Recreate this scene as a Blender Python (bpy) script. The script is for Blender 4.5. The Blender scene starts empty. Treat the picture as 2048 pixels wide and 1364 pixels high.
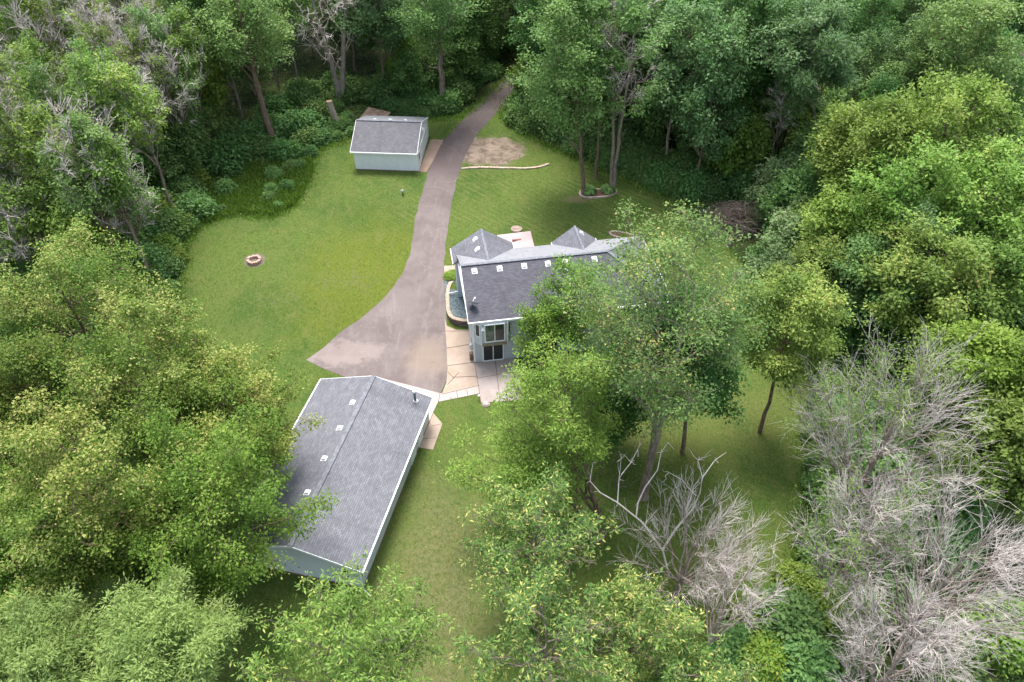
import bpy, bmesh, math, random
import numpy as np
from mathutils import Vector, Matrix
R_=math.radians
scene=bpy.context.scene; COL=scene.collection
# ---------------------------------------------------------------- camera
F_PX=1527.0; PITCH=R_(43.3); CAMH=49.0
cd=bpy.data.cameras.new('camera'); cam=bpy.data.objects.new('camera',cd); COL.objects.link(cam)
cam.location=(0,0,CAMH); cam.rotation_euler=(math.pi/2-PITCH,0,0)
cd.sensor_width=36; cd.lens=36*F_PX/2048; cd.clip_start=.5; cd.clip_end=2000
scene.camera=cam
# ---------------------------------------------------------------- light
SUN_EL=R_(68); SUN_AZ=R_(-8)      # azimuth measured from +Y towards +X
w=bpy.data.worlds.new('World'); scene.world=w; w.use_nodes=True
nt=w.node_tree; bg=nt.nodes['Background']; sk=nt.nodes.new('ShaderNodeTexSky')
sk.sky_type='NISHITA'; sk.sun_disc=False; sk.sun_elevation=SUN_EL; sk.sun_rotation=SUN_AZ
sk.air_density=1.0; sk.dust_density=3.0; sk.ozone_density=1.0
hsv=nt.nodes.new('ShaderNodeHueSaturation'); hsv.inputs['Saturation'].default_value=.6; nt.links.new(sk.outputs[0],hsv.inputs['Color']); nt.links.new(hsv.outputs[0],bg.inputs[0]); bg.inputs[1].default_value=.15
sd=bpy.data.lights.new('sun','SUN'); sd.energy=1.7; sd.angle=R_(22); sd.color=(1,.965,.92)
sun=bpy.data.objects.new('sun',sd); COL.objects.link(sun)
sdir=Vector((math.cos(SUN_EL)*math.sin(SUN_AZ),math.cos(SUN_EL)*math.cos(SUN_AZ),math.sin(SUN_EL)))
sun.rotation_euler=sdir.to_track_quat('Z','Y').to_euler()
scene.view_settings.view_transform='Standard'; scene.view_settings.look='None'
scene.view_settings.exposure=1.62; scene.view_settings.gamma=1
scene.render.engine='CYCLES'
# ---------------------------------------------------------------- terrain and survey helpers
KN=[(-500,0),(50,0),(53,.2),(57,.75),(60,1.05),(64,1.2),(80,1.35),(150,2.4),(500,4)]
def hz(y):
    for (a,b),(c,d) in zip(KN,KN[1:]):
        if y<=c: return b+(d-b)*(y-a)/(c-a)
    return KN[-1][1]
def at(px,py,z=None):               # survey point of the photograph -> metres on the terrain (or at height z)
    u=(px-1024)/F_PX; v=(py-682)/F_PX
    d=(u,math.cos(PITCH)-v*math.sin(PITCH),-math.sin(PITCH)-v*math.cos(PITCH))
    zz=z if z is not None else 0
    for _ in range(1 if z is not None else 12):
        t=(zz-CAMH)/d[2]; p=(d[0]*t,d[1]*t,zz)
        if z is None: zz=hz(p[1])
    return (p[0],p[1],zz)
def proj(x,y,z):
    yy=y; zz=z-CAMH
    dep=yy*math.cos(PITCH)-zz*math.sin(PITCH)
    return 1024+F_PX*x/dep, 682-F_PX*(yy*math.sin(PITCH)+zz*math.cos(PITCH))/dep, dep
def inpoly(x,y,P):
    c=False; n=len(P)
    for i in range(n):
        x1,y1=P[i][:2]; x2,y2=P[i-1][:2]
        if (y1>y)!=(y2>y) and x<(x2-x1)*(y-y1)/(y2-y1)+x1: c=not c
    return c
def inpolyv(X,Y,P):
    c=np.zeros(len(X),bool)
    for i in range(len(P)):
        x1,y1=P[i][:2]; x2,y2=P[i-1][:2]
        if y1==y2: continue
        c^=((y1>Y)!=(y2>Y))&(X<(x2-x1)*(Y-y1)/(y2-y1)+x1)
    return c
def dpoly(x,y,P,closed=True):
    m=1e9; n=len(P)
    for i in range(0 if closed else 1,n):
        ax,ay=P[i-1][:2]; bx,by=P[i][:2]; dx,dy=bx-ax,by-ay
        t=max(0,min(1,((x-ax)*dx+(y-ay)*dy)/(dx*dx+dy*dy+1e-9)))
        m=min(m,math.hypot(x-ax-t*dx,y-ay-t*dy))
    return m
# ---------------------------------------------------------------- objects
def tag(o,label=None,cat=None,group=None,kind=None):
    if label:o['label']=label
    if cat:o['category']=cat
    if group:o['group']=group
    if kind:o['kind']=kind
    return o
def thing(name,label,cat,loc=(0,0,0),rz=0,group=None):
    o=bpy.data.objects.new(name,None); COL.objects.link(o); o.location=loc; o.rotation_euler=(0,0,rz)
    o.empty_display_size=.3
    return tag(o,label,cat,group)
def link(name,me,parent=None,mat=None):
    o=bpy.data.objects.new(name,me); COL.objects.link(o)
    if parent:o.parent=parent
    if mat and not me.materials: me.materials.append(mat)
    return o
class MB:
    def __init__(s): s.v=[]; s.f=[]; s.uv=[]
    def poly(s,pts,uv=None):
        b=len(s.v); s.v+= [tuple(p) for p in pts]; s.f.append(list(range(b,b+len(pts)))); s.uv.append(uv)
    def hexa(s,q):        # q: 8 points, bottom 4 ccw, top 4 ccw
        b=len(s.v); s.v+=[tuple(p) for p in q]
        for f in ((3,2,1,0),(4,5,6,7),(0,1,5,4),(1,2,6,5),(2,3,7,6),(3,0,4,7)):
            s.f.append([b+i for i in f]); s.uv.append(None)
    def box(s,x0,x1,y0,y1,z0,z1):
        s.hexa([(x0,y0,z0),(x1,y0,z0),(x1,y1,z0),(x0,y1,z0),(x0,y0,z1),(x1,y0,z1),(x1,y1,z1),(x0,y1,z1)])
    def beam(s,a,b,w,h):   # box beam between points, w horizontal, h vertical
        a=Vector(a);b=Vector(b);d=(b-a).normalized();x=d.cross(Vector((0,0,1)))
        if x.length<1e-3:x=Vector((1,0,0))
        x.normalize();y=x.cross(d);x*=w/2;y*=h/2
        s.hexa([a-x-y,a+x-y,b+x-y,b-x-y,a-x+y,a+x+y,b+x+y,b-x+y])
    def prism(s,pts,z0,z1):
        n=len(pts);b=len(s.v); s.v+=[(p[0],p[1],z0) for p in pts]+[(p[0],p[1],z1) for p in pts]
        s.f.append(list(range(b+n-1,b-1,-1)));s.uv.append(None); s.f.append(list(range(b+n,b+2*n)));s.uv.append(None)
        for i in range(n):
            j=(i+1)%n; s.f.append([b+i,b+j,b+n+j,b+n+i]); s.uv.append(None)
    def tube(s,pts,rad,n=6,cap=True):
        P=[Vector(p) for p in pts]; b=len(s.v); m=len(P)
        for i,p in enumerate(P):
            d=(P[min(i+1,m-1)]-P[max(i-1,0)]).normalized()
            x=d.cross(Vector((0,0,1)) if abs(d.z)<.9 else Vector((1,0,0))).normalized(); y=d.cross(x)
            r=rad[i] if hasattr(rad,'__len__') else rad
            for k in range(n):
                a=2*math.pi*k/n; s.v.append(tuple(p+x*(r*math.cos(a))+y*(r*math.sin(a))))
        for i in range(m-1):
            for k in range(n):
                k2=(k+1)%n; s.f.append([b+i*n+k,b+i*n+k2,b+(i+1)*n+k2,b+(i+1)*n+k]); s.uv.append(None)
        if cap:
            s.f.append([b+k for k in range(n)][::-1]);s.uv.append(None); s.f.append([b+(m-1)*n+k for k in range(n)]);s.uv.append(None)
    def build(s,name,mat,parent=None,smooth=False):
        me=bpy.data.meshes.new(name); me.from_pydata(s.v,[],s.f)
        if any(u for u in s.uv):
            l=me.uv_layers.new(name='UVMap')
            for p,u in zip(me.polygons,s.uv):
                if u:
                    for k,li in enumerate(p.loop_indices): l.data[li].uv=u[k]
        bm=bmesh.new(); bm.from_mesh(me); bmesh.ops.recalc_face_normals(bm,faces=bm.faces); bm.to_mesh(me); bm.free()
        if smooth: me.polygons.foreach_set('use_smooth',[True]*len(me.polygons))
        me.materials.append(mat)
        return link(name,me,parent)
def multi(mb,name,mat,par):      # one object per loose piece
    par_=list(range(len(mb.v)))
    def fd(i):
        while par_[i]!=i: par_[i]=par_[par_[i]]; i=par_[i]
        return i
    for f in mb.f:
        for k in f[1:]: par_[fd(k)]=fd(f[0])
    gr={}
    for f,u in zip(mb.f,mb.uv): gr.setdefault(fd(f[0]),[]).append((f,u))
    os_=[]
    for fs in gr.values():
        n=MB(); mp={}
        for f,u in fs:
            q=[]
            for k in f:
                if k not in mp: mp[k]=len(n.v); n.v.append(mb.v[k])
                q.append(mp[k])
            n.f.append(q); n.uv.append(u)
        os_.append(n.build(name,mat,par))
    return os_
def sheet(name,poly,off,mat,kind='structure',parent=None):
    bm=bmesh.new(); bm.faces.new([bm.verts.new((p[0],p[1],0)) for p in poly])
    bmesh.ops.triangulate(bm,faces=bm.faces[:])
    for ky,_ in KN[1:-1]:
        bmesh.ops.bisect_plane(bm,geom=bm.verts[:]+bm.edges[:]+bm.faces[:],plane_co=(0,ky,0),plane_no=(0,1,0))
    for v in bm.verts: v.co.z=hz(v.co.y)+off
    for f in bm.faces:
        f.normal_update()
        if f.normal.z<0:f.normal_flip()
    me=bpy.data.meshes.new(name); bm.to_mesh(me); bm.free(); me.materials.append(mat)
    o=link(name,me,parent)
    if kind:o['kind']=kind
    return o
def smoothpoly(P,it=2,closed=True):
    for _ in range(it):
        Q=[]
        n=len(P)
        rng=range(n) if closed else range(n-1)
        if not closed:Q.append(P[0])
        for i in rng:
            a=P[i];b=P[(i+1)%n]
            Q.append((a[0]*.75+b[0]*.25,a[1]*.75+b[1]*.25)); Q.append((a[0]*.25+b[0]*.75,a[1]*.25+b[1]*.75))
        if not closed:Q.append(P[-1])
        P=Q
    return P
# ---------------------------------------------------------------- materials
class M:
    def __init__(s,name):
        s.m=bpy.data.materials.new(name); s.m.use_nodes=True; s.t=s.m.node_tree; s.n=s.t.nodes; s.b=s.n['Principled BSDF']
        s.out=s.n['Material Output']; s.b.inputs['Roughness'].default_value=.8; s.b.inputs['Specular IOR Level'].default_value=.3
        s._c=None
    def L(s,a,b): s.t.links.new(a,b)
    @property
    def co(s):
        if not s._c:
            s._c=s.n.new('ShaderNodeNewGeometry').outputs['Position']
        return s._c
    def objco(s): return s.n.new('ShaderNodeTexCoord').outputs['Object']
    def uv(s): return s.n.new('ShaderNodeTexCoord').outputs['UV']
    def mapping(s,vec,scale=(1,1,1),rot=0,loc=(0,0,0)):
        k=s.n.new('ShaderNodeMapping'); k.inputs['Scale'].default_value=scale; k.inputs['Rotation'].default_value=(0,0,rot); k.inputs['Location'].default_value=loc
        s.L(vec,k.inputs['Vector']); return k.outputs[0]
    def noise(s,scale,vec=None,detail=4,rough=.6,dist=0):
        k=s.n.new('ShaderNodeTexNoise'); k.inputs['Scale'].default_value=scale; k.inputs['Detail'].default_value=detail
        k.inputs['Roughness'].default_value=rough; k.inputs['Distortion'].default_value=dist
        s.L(vec if vec is not None else s.co,k.inputs['Vector']); return k.outputs[0]
    def ramp(s,fac,lo,hi,a=0,b=1):
        k=s.n.new('ShaderNodeMapRange'); k.interpolation_type='SMOOTHSTEP'
        for i,v in zip((1,2,3,4),(lo,hi,a,b)): k.inputs[i].default_value=v
        s.L(fac,k.inputs[0]); return k.outputs[0]
    def math(s,op,a,b=None):
        k=s.n.new('ShaderNodeMath'); k.operation=op
        for i,x in enumerate((a,b)):
            if x is None: continue
            if isinstance(x,(int,float)): k.inputs[i].default_value=x
            else: s.L(x,k.inputs[i])
        return k.outputs[0]
    def mix(s,fac,a,b,mode='MIX'):
        k=s.n.new('ShaderNodeMix'); k.data_type='RGBA'; k.blend_type=mode
        for i,x in ((0,fac),(6,a),(7,b)):
            if isinstance(x,(int,float)): k.inputs[i].default_value=x
            elif isinstance(x,tuple): k.inputs[i].default_value=x+(1,)
            else: s.L(x,k.inputs[i])
        return k.outputs[2]
    def base(s,c,rough=None,spec=None):
        if isinstance(c,tuple): s.b.inputs['Base Color'].default_value=c+(1,)
        else: s.L(c,s.b.inputs['Base Color'])
        if rough is not None:s.b.inputs['Roughness'].default_value=rough
        if spec is not None:s.b.inputs['Specular IOR Level'].default_value=spec
        return s
    def bump(s,h,strength=.4,dist=.05):
        k=s.n.new('ShaderNodeBump'); k.inputs['Strength'].default_value=strength; k.inputs['Distance'].default_value=dist
        s.L(h,k.inputs['Height']); s.L(k.outputs[0],s.b.inputs['Normal']); return s
def plain(name,c,rough=.6,var=.12,spec=.3):
    m=M(name); n=m.noise(3,m.objco()); d=tuple(x*(1-var) for x in c); l=tuple(min(1,x*(1+var)) for x in c)
    return m.base(m.mix(m.ramp(n,.3,.7),d,l),rough,spec).m

# lawn --------------------------------------------------------------
m=M('lawn_grass')
n1=m.noise(.10,detail=3,dist=.6); n2=m.noise(.55,detail=4,dist=.8); n3=m.noise(2.6,detail=6,rough=.75); n4=m.noise(14,detail=5,rough=.8)
c=m.mix(m.ramp(n1,.38,.62),(.048,.104,.016),(.098,.152,.026))
c=m.mix(m.ramp(n2,.40,.68,0,.75),c,(.122,.150,.036))
c=m.mix(m.ramp(n3,.46,.66,0,.7),c,(.046,.086,.012)); c=m.mix(m.ramp(m.noise(1.1,detail=7,rough=.8,dist=1.2),.50,.66,0,.6),c,(.135,.150,.045))
# worn, tan thatch south-east of the long garage and in the back yard
def ellipse(cx,cy,rx,ry,rot=0,soft=.55,amp=.5,ns=.35):
    v=m.mapping(m.co,(1,1,0),0,(-cx,-cy,0)); v=m.mapping(v,(1/rx,1/ry,0),-rot)
    k=m.n.new('ShaderNodeVectorMath'); k.operation='LENGTH'; m.L(v,k.inputs[0])
    e=m.math('ADD',k.outputs['Value'],m.math('MULTIPLY',m.math('SUBTRACT',m.noise(ns,detail=5,rough=.7),.5),amp*3))
    return m.ramp(e,1+soft/2,1-soft/2,0,1)
x,y,_=at(880,1130); e=ellipse(x,y-2,3.6,9,.15,1.1,.55)
c=m.mix(m.math('MULTIPLY',e,.8),c,m.mix(m.ramp(n3,.35,.65),(.095,.105,.035),(.22,.185,.10)))
x,y,_=at(1400,840); e=ellipse(x,y,10,4.5,0,1.2,.6)
c=m.mix(m.math('MULTIPLY',e,.5),c,m.mix(m.ramp(n3,.35,.65),(.09,.11,.022),(.19,.18,.06)))
x,y,_=at(740,560); e=ellipse(x,y,7,9,.5,1.3,.5)
c=m.mix(m.math('MULTIPLY',e,.7),c,m.mix(m.ramp(n3,.35,.65),(.10,.14,.008),(.175,.178,.012)))
x,y,_=at(760,470); e=ellipse(x,y,3,20,.55,1.3,.5)
# mowing swaths on the north lawn
wv=m.n.new('ShaderNodeTexWave'); wv.inputs['Scale'].default_value=.42; wv.inputs['Distortion'].default_value=1.6; wv.inputs['Detail'].default_value=4; wv.inputs['Detail Scale'].default_value=2.5
m.L(m.mapping(m.co,(1,1,1),R_(-48)),wv.inputs['Vector'])
x,y,_=at(1120,400); e=ellipse(x,y,21,16,0,.6,.3)
c=m.mix(m.math('MULTIPLY',m.math('MULTIPLY',m.ramp(wv.outputs['Fac'],.7,1,0,.8),m.ramp(m.noise(.35,detail=5,rough=.7),.42,.62)),e),c,(.175,.185,.05))
c=m.mix(m.ramp(m.noise(.9,m.mapping(m.co,(1,.35,1),R_(35)),5,.7,.6),.5,.7,0,.45),c,(.17,.165,.05))
n6=m.noise(5.5,m.mapping(m.co,(1,.55,1),.4),4,.8); c=m.mix(m.ramp(n6,.50,.68,0,.65),c,(.145,.165,.055)); c=m.mix(m.ramp(n6,.50,.34,0,.65),c,(.035,.070,.010))
# bare dirt beside the drive
x,y,_=at(975,301); e=ellipse(x+.3,y-.2,4.4,3.5,-.1,.3,.45,.5)
dirt=m.mix(m.ramp(m.noise(.7,m.mapping(m.co,(1,1.5,1),.2),7,.75,.8),.36,.64),(.14,.10,.08),(.34,.25,.21))
c=m.mix(m.math('MULTIPLY',e,m.ramp(m.noise(1.3,detail=5,rough=.75),.22,.40)),c,dirt)
x,y,_=at(509,521); e=ellipse(x,y,1.15,1.1,0,.2,.2,1.5); c=m.mix(e,c,(.17,.15,.11))
for (px,py,r) in ((660,650,.16),(690,560,1.4),(560,600,.9)):
    x,y,_=at(px,py); e=ellipse(x,y,r*2.3,r,.3,.4,1.1,1.8)
    c=m.mix(m.math('MULTIPLY',e,m.ramp(m.noise(3.2,detail=5),.5,.58,0,.3)),c,(.16,.15,.115))
x,y,_=at(1193,396); e=ellipse(x-2.2,y-.3,1.5,.7,0,.8,.6,1.2); c=m.mix(m.math('MULTIPLY',e,.6),c,(.19,.14,.09))
c=m.mix(1.0,c,(.90,.92,.90),'MULTIPLY'); c=m.mix(m.ramp(n4,.40,.62,.0,.75),c,m.mix(.6,c,(.028,.045,.008))); c=m.mix(m.ramp(m.noise(4.5,detail=6,rough=.85),.52,.70,0,.6),c,(.15,.145,.05))
m.base(c,.9,.15).bump(n6,.7,.12); LAWN=m.m
# forest floor
m=M('forest_floor'); n=m.noise(.5,detail=6,rough=.7); n2=m.noise(5,detail=6,rough=.8)
c=m.mix(m.ramp(n,.35,.65),(.028,.045,.014),(.065,.085,.025)); c=m.mix(m.ramp(n2,.5,.75,0,.7),c,(.075,.06,.04))
m.base(c,.95,.1).bump(n2,.8,.15); FLOOR=m.m
# asphalt
m=M('old_asphalt'); n=m.noise(.35,detail=5,dist=.4); n2=m.noise(30,detail=4,rough=.8); n3=m.noise(.8,m.mapping(m.co,(1,.16,1),R_(-4)),6,.75,.5)
c=m.mix(m.ramp(n,.35,.65),(.215,.180,.168),(.28,.240,.224)); c=m.mix(m.ramp(n3,.50,.72,0,.5),c,(.41,.355,.33))
c=m.mix(m.ramp(n2,.45,.75,0,.45),c,(.15,.125,.13)); c=m.mix(m.ramp(m.noise(1.3,detail=6,rough=.8),.62,.7,0,.5),c,(.46,.39,.35))
x,y,_=at(925,275)
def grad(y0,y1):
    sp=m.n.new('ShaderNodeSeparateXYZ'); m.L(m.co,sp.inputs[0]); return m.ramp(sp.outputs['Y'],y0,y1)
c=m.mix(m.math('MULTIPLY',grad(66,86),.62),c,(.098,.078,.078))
x,y,_=at(855,716); e=ellipse(x,y,1.9,2.3,0,1.0,.5,.6); c=m.mix(m.math('MULTIPLY',e,.7),c,(.37,.30,.235))
x,y,_=at(690,705); e=ellipse(x,y,3.6,1.5,.7,.5,.8,.9); c=m.mix(m.math('MULTIPLY',e,.35),c,(.50,.42,.38))
vo=m.n.new('ShaderNodeTexVoronoi'); vo.feature='DISTANCE_TO_EDGE'; vo.inputs['Scale'].default_value=.30
cm=m.n.new('ShaderNodeVectorMath'); cm.operation='ADD'; nn=m.n.new('ShaderNodeTexNoise'); nn.inputs['Scale'].default_value=.8; nn.inputs['Detail'].default_value=5
m.L(m.co,nn.inputs['Vector']); sc=m.n.new('ShaderNodeVectorMath'); sc.operation='SCALE'; sc.inputs['Scale'].default_value=1.8; m.L(nn.outputs['Color'],sc.inputs[0])
m.L(m.co,cm.inputs[0]); m.L(sc.outputs[0],cm.inputs[1]); m.L(cm.outputs[0],vo.inputs['Vector'])
c=m.mix(m.math('MULTIPLY',m.ramp(vo.outputs['Distance'],.008,.002,0,.42),m.ramp(m.noise(.25),.45,.6)),c,(.45,.40,.37))
c=m.mix(m.ramp(m.noise(4,detail=7,rough=.85),.56,.70,0,.45),c,(.44,.38,.34)); c=m.mix(m.ramp(m.noise(.9,detail=5,rough=.8),.60,.66,0,.4),c,(.16,.13,.125)); m.base(m.mix(1.0,c,(.62,.6,.6),'MULTIPLY'),.9,.2).bump(n2,.35,.02); ASPH=m.m
def concrete(name,a,b,st=.5):
    global m
    a=tuple(x*.60 for x in a); b=tuple(x*.60 for x in b)
    m=M(name); n=m.noise(.7,detail=6,rough=.7,dist=.5); n2=m.noise(22,detail=4); n3=m.noise(2.5,detail=7,rough=.8)
    c=m.mix(m.ramp(n,.3,.7),a,b); c=m.mix(m.ramp(n3,.52,.75,0,st),c,tuple(x*.72 for x in a)); c=m.mix(m.ramp(n2,.5,.8,0,.25),c,tuple(x*.7 for x in a))
    return m.base(c,.85,.25).bump(n2,.2,.01).m
CONC=concrete('tan_concrete',(.50,.385,.29),(.60,.48,.385)); CONC2=concrete('pale_concrete',(.55,.46,.42),(.66,.57,.53),.4)
CONC3=concrete('old_patio_concrete',(.47,.39,.35),(.57,.49,.46)); PATIO=concrete('pink_patio',(.66,.50,.48),(.76,.62,.60),.15); APRON=concrete('brown_apron',(.34,.235,.175),(.42,.31,.245),.3)
JOINT=plain('joint_dark',(.13,.09,.07),.9)
# shingles (UV in metres, v = up the slope)
def shingles(name,a,b,st=0):
    m=M(name); br=m.n.new('ShaderNodeTexBrick'); uv=m.uv()
    br.offset=.5; br.inputs['Scale'].default_value=1; br.inputs['Brick Width'].default_value=.32; br.inputs['Row Height'].default_value=.15
    br.inputs['Mortar Size'].default_value=.012; br.inputs['Mortar Smooth'].default_value=.3; br.inputs['Bias'].default_value=0
    br.inputs['Color1'].default_value=a+(1,); br.inputs['Color2'].default_value=b+(1,); br.inputs['Mortar'].default_value=tuple(x*.45 for x in a)+(1,)
    m.L(uv,br.inputs['Vector'])
    n=m.noise(1.1,uv,5,.7); c=m.mix(m.ramp(n,.35,.65,0,.45),br.outputs['Color'],tuple(x*.72 for x in a))
    n2=m.noise(.35,m.mapping(uv,(1.6,.25,1)),5,.6,.3); c=m.mix(m.ramp(n2,.5,.72,0,.55),c,tuple(x*.55 for x in a))
    n3=m.noise(9,uv,3,.7); c=m.mix(m.ramp(n3,.5,.8,0,.4),c,tuple(min(1,x*1.6) for x in b))
    m.base(c,.72,.35).bump(br.outputs['Fac'],-.6,.02); return m.m
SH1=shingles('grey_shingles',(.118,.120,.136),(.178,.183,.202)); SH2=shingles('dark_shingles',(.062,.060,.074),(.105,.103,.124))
SH3=shingles('shed_shingles',(.085,.082,.094),(.130,.127,.140)); CAP=plain('ridge_cap',(.15,.157,.175),.8,.25)
def siding(name,c0,step=.13):
    m=M(name); sp=m.n.new('ShaderNodeSeparateXYZ'); m.L(m.objco(),sp.inputs[0])
    fr=m.math('FRACT',m.math('DIVIDE',sp.outputs['Z'],step)); n=m.noise(1.5,m.objco(),5)
    c=m.mix(m.ramp(n,.35,.65),tuple(x*.93 for x in c0),c0); c=m.mix(m.ramp(fr,.80,.95,0,.7),c,tuple(x*.55 for x in c0))
    m.base(c,.55,.3).bump(fr,.5,.02); return m.m
SIDE=siding('blue_grey_siding',(.48,.54,.585)); SIDE2=siding('pale_siding',(.78,.81,.81))
WHITE=plain('white_trim',(.80,.81,.82),.45,.03); GLASS=M('window_glass').base((.02,.028,.03),.06,.6).m
m=M('curtain_glass'); m.base(m.mix(m.ramp(m.noise(2,m.objco()),.4,.6),(.03,.07,.04),(.09,.14,.10)),.08,.6); GLASS2=m.m
BROWN=plain('ledge_wood',(.24,.20,.14),.8); CEDAR=plain('cedar_wood',(.42,.19,.08),.7,.25); DGREY=plain('dark_metal',(.06,.07,.075),.5); GALV=plain('galvanised',(.40,.43,.45),.4)
BRICKR=plain('foundation',(.22,.15,.12),.9); OLDWOOD=plain('weathered_boards',(.17,.12,.09),.9,.35)
m=M('gravel_blue'); v=m.n.new('ShaderNodeTexVoronoi'); v.inputs['Scale'].default_value=9; m.L(m.co,v.inputs['Vector'])
sp=m.n.new('ShaderNodeSeparateColor'); m.L(v.outputs['Color'],sp.inputs[0]); m.base(m.mix(sp.outputs[0],(.035,.05,.055),(.15,.19,.20)),.8).bump(v.outputs['Distance'],-.9,.06); GRAVEL=m.m
m=M('block_wall'); br=m.n.new('ShaderNodeTexBrick'); br.inputs['Scale'].default_value=1; br.inputs['Brick Width'].default_value=.32; br.inputs['Row Height'].default_value=.18
br.inputs['Mortar Size'].default_value=.018; br.inputs['Color1'].default_value=(.10,.075,.065,1); br.inputs['Color2'].default_value=(.20,.155,.135,1); br.inputs['Mortar'].default_value=(.03,.022,.02,1)
m.L(m.uv(),br.inputs['Vector']); m.base(br.outputs['Color'],.95).bump(br.outputs['Fac'],-.8,.04); BLOCK=m.m
STONE=plain('edging_stone',(.42,.32,.26),.9,.3); CAPSTONE=plain('cap_stone',(.36,.28,.21),.9,.2); PITSTONE=plain('pit_stone',(.42,.27,.21),.9,.08)
m=M('mulch'); n=m.noise(9,detail=6,rough=.8); m.base(m.mix(m.ramp(n,.35,.65),(.07,.035,.025),(.20,.11,.085)),.95).bump(n,.8,.05); MULCH=m.m
ROCK=plain('boulder_stone',(.38,.31,.28),.9,.25); ASH=plain('ash_soil',(.13,.11,.085),.95,.4)
# bark and leaves
def bark(name,a,b,sc=3):
    m=M(name); v=m.mapping(m.objco(),(1,1,.22)); n=m.noise(sc*2.2,v,6,.75); 
    m.base(m.mix(m.ramp(n,.35,.65),a,b),.9,.15).bump(n,.8,.04); return m.m
BARK=bark('bark_brown',(.10,.070,.050),(.23,.165,.12)); BARKG=bark('bark_grey',(.13,.105,.08),(.29,.24,.19)); BARKP=bark('bark_dead_pale',(.16,.13,.105),(.36,.305,.26))
BARKD=bark('bark_dead_tan',(.22,.17,.13),(.46,.38,.31))
def leafmat(name,dark,light,tip,tipn=.86,trans=.33,rough=.6):
    q=(1.30,1.50,1.55); dark=tuple(x*k for x,k in zip(dark,q)); light=tuple(x*k*1.04 for x,k in zip(light,q)); tip=tuple(x*1.15 for x in tip)
    m=M(name); a=m.n.new('ShaderNodeAttribute'); a.attribute_name='tone'
    t=a.outputs['Fac']; c=m.mix(m.ramp(t,0,.8),dark,light); c=m.mix(m.ramp(t,tipn-.05,tipn+.04),c,tip)
    oi=m.n.new('ShaderNodeObjectInfo'); hs=m.n.new('ShaderNodeHueSaturation')
    m.L(c,hs.inputs['Color']); m.L(m.ramp(oi.outputs['Random'],0,1,.488,.512),hs.inputs['Hue']); m.L(m.ramp(m.math('FRACT',m.math('MULTIPLY',oi.outputs['Random'],7.31)),0,1,.85,1.15),hs.inputs['Value'])
    hs.inputs['Saturation'].default_value=1.06
    cc=hs.outputs['Color']; m.base(cc,rough,.2)
    tr=m.n.new('ShaderNodeBsdfTranslucent'); mx=m.n.new('ShaderNodeMixShader'); mx.inputs[0].default_value=trans
    m.L(m.mix(1.0,cc,(1.0,1.15,.6),'MULTIPLY'),tr.inputs[0]); m.L(m.b.outputs[0],mx.inputs[1]); m.L(tr.outputs[0],mx.inputs[2]); m.L(mx.outputs[0],m.out.inputs[0]); return m.m
LM={
 'linden':leafmat('leaf_linden',(.050,.085,.016),(.125,.160,.030),(.29,.30,.10),.63),
 'lindengreen':leafmat('leaf_linden_green',(.045,.080,.014),(.118,.152,.028),(.30,.32,.11),.84),
 'willow':leafmat('leaf_pale_willow',(.085,.125,.034),(.185,.228,.072),(.34,.38,.19),.88),
 'ash':leafmat('leaf_ash',(.058,.094,.020),(.150,.182,.045),(.33,.33,.10),.86),
 'chestnut':leafmat('leaf_yellow_bloom',(.060,.100,.028),(.150,.190,.050),(.42,.40,.14),.76),
 'bright':leafmat('leaf_bright',(.066,.108,.018),(.165,.200,.045),(.30,.35,.11),.86),
 'maple':leafmat('leaf_silver_maple',(.050,.095,.026),(.135,.185,.058),(.42,.38,.13),.80),
 'yellowgreen':leafmat('leaf_yellowgreen',(.078,.112,.018),(.168,.200,.040),(.28,.30,.06),.9),
 'walnut':leafmat('leaf_walnut',(.070,.115,.022),(.165,.205,.048),(.30,.32,.10),.82),
 'forest':leafmat('leaf_forest',(.054,.098,.030),(.120,.175,.055),(.12,.18,.07),.88),
 'forest2':leafmat('leaf_forest_light',(.060,.100,.030),(.135,.182,.058),(.17,.22,.09),.85),
 'silver':leafmat('leaf_oak_silver',(.052,.092,.034),(.130,.172,.068),(.20,.25,.15),.85),
 'shrub':leafmat('leaf_shrub',(.056,.105,.034),(.128,.190,.062),(.13,.20,.08),.88),
 'lime':leafmat('leaf_lime',(.066,.115,.018),(.145,.20,.04),(.23,.27,.05),.88),
 'dark':leafmat('leaf_dark',(.026,.066,.018),(.068,.125,.032),(.09,.14,.04),.9),
 'dry':leafmat('leaf_greyish',(.070,.100,.038),(.16,.19,.085),(.26,.27,.16),.85),
}
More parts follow.
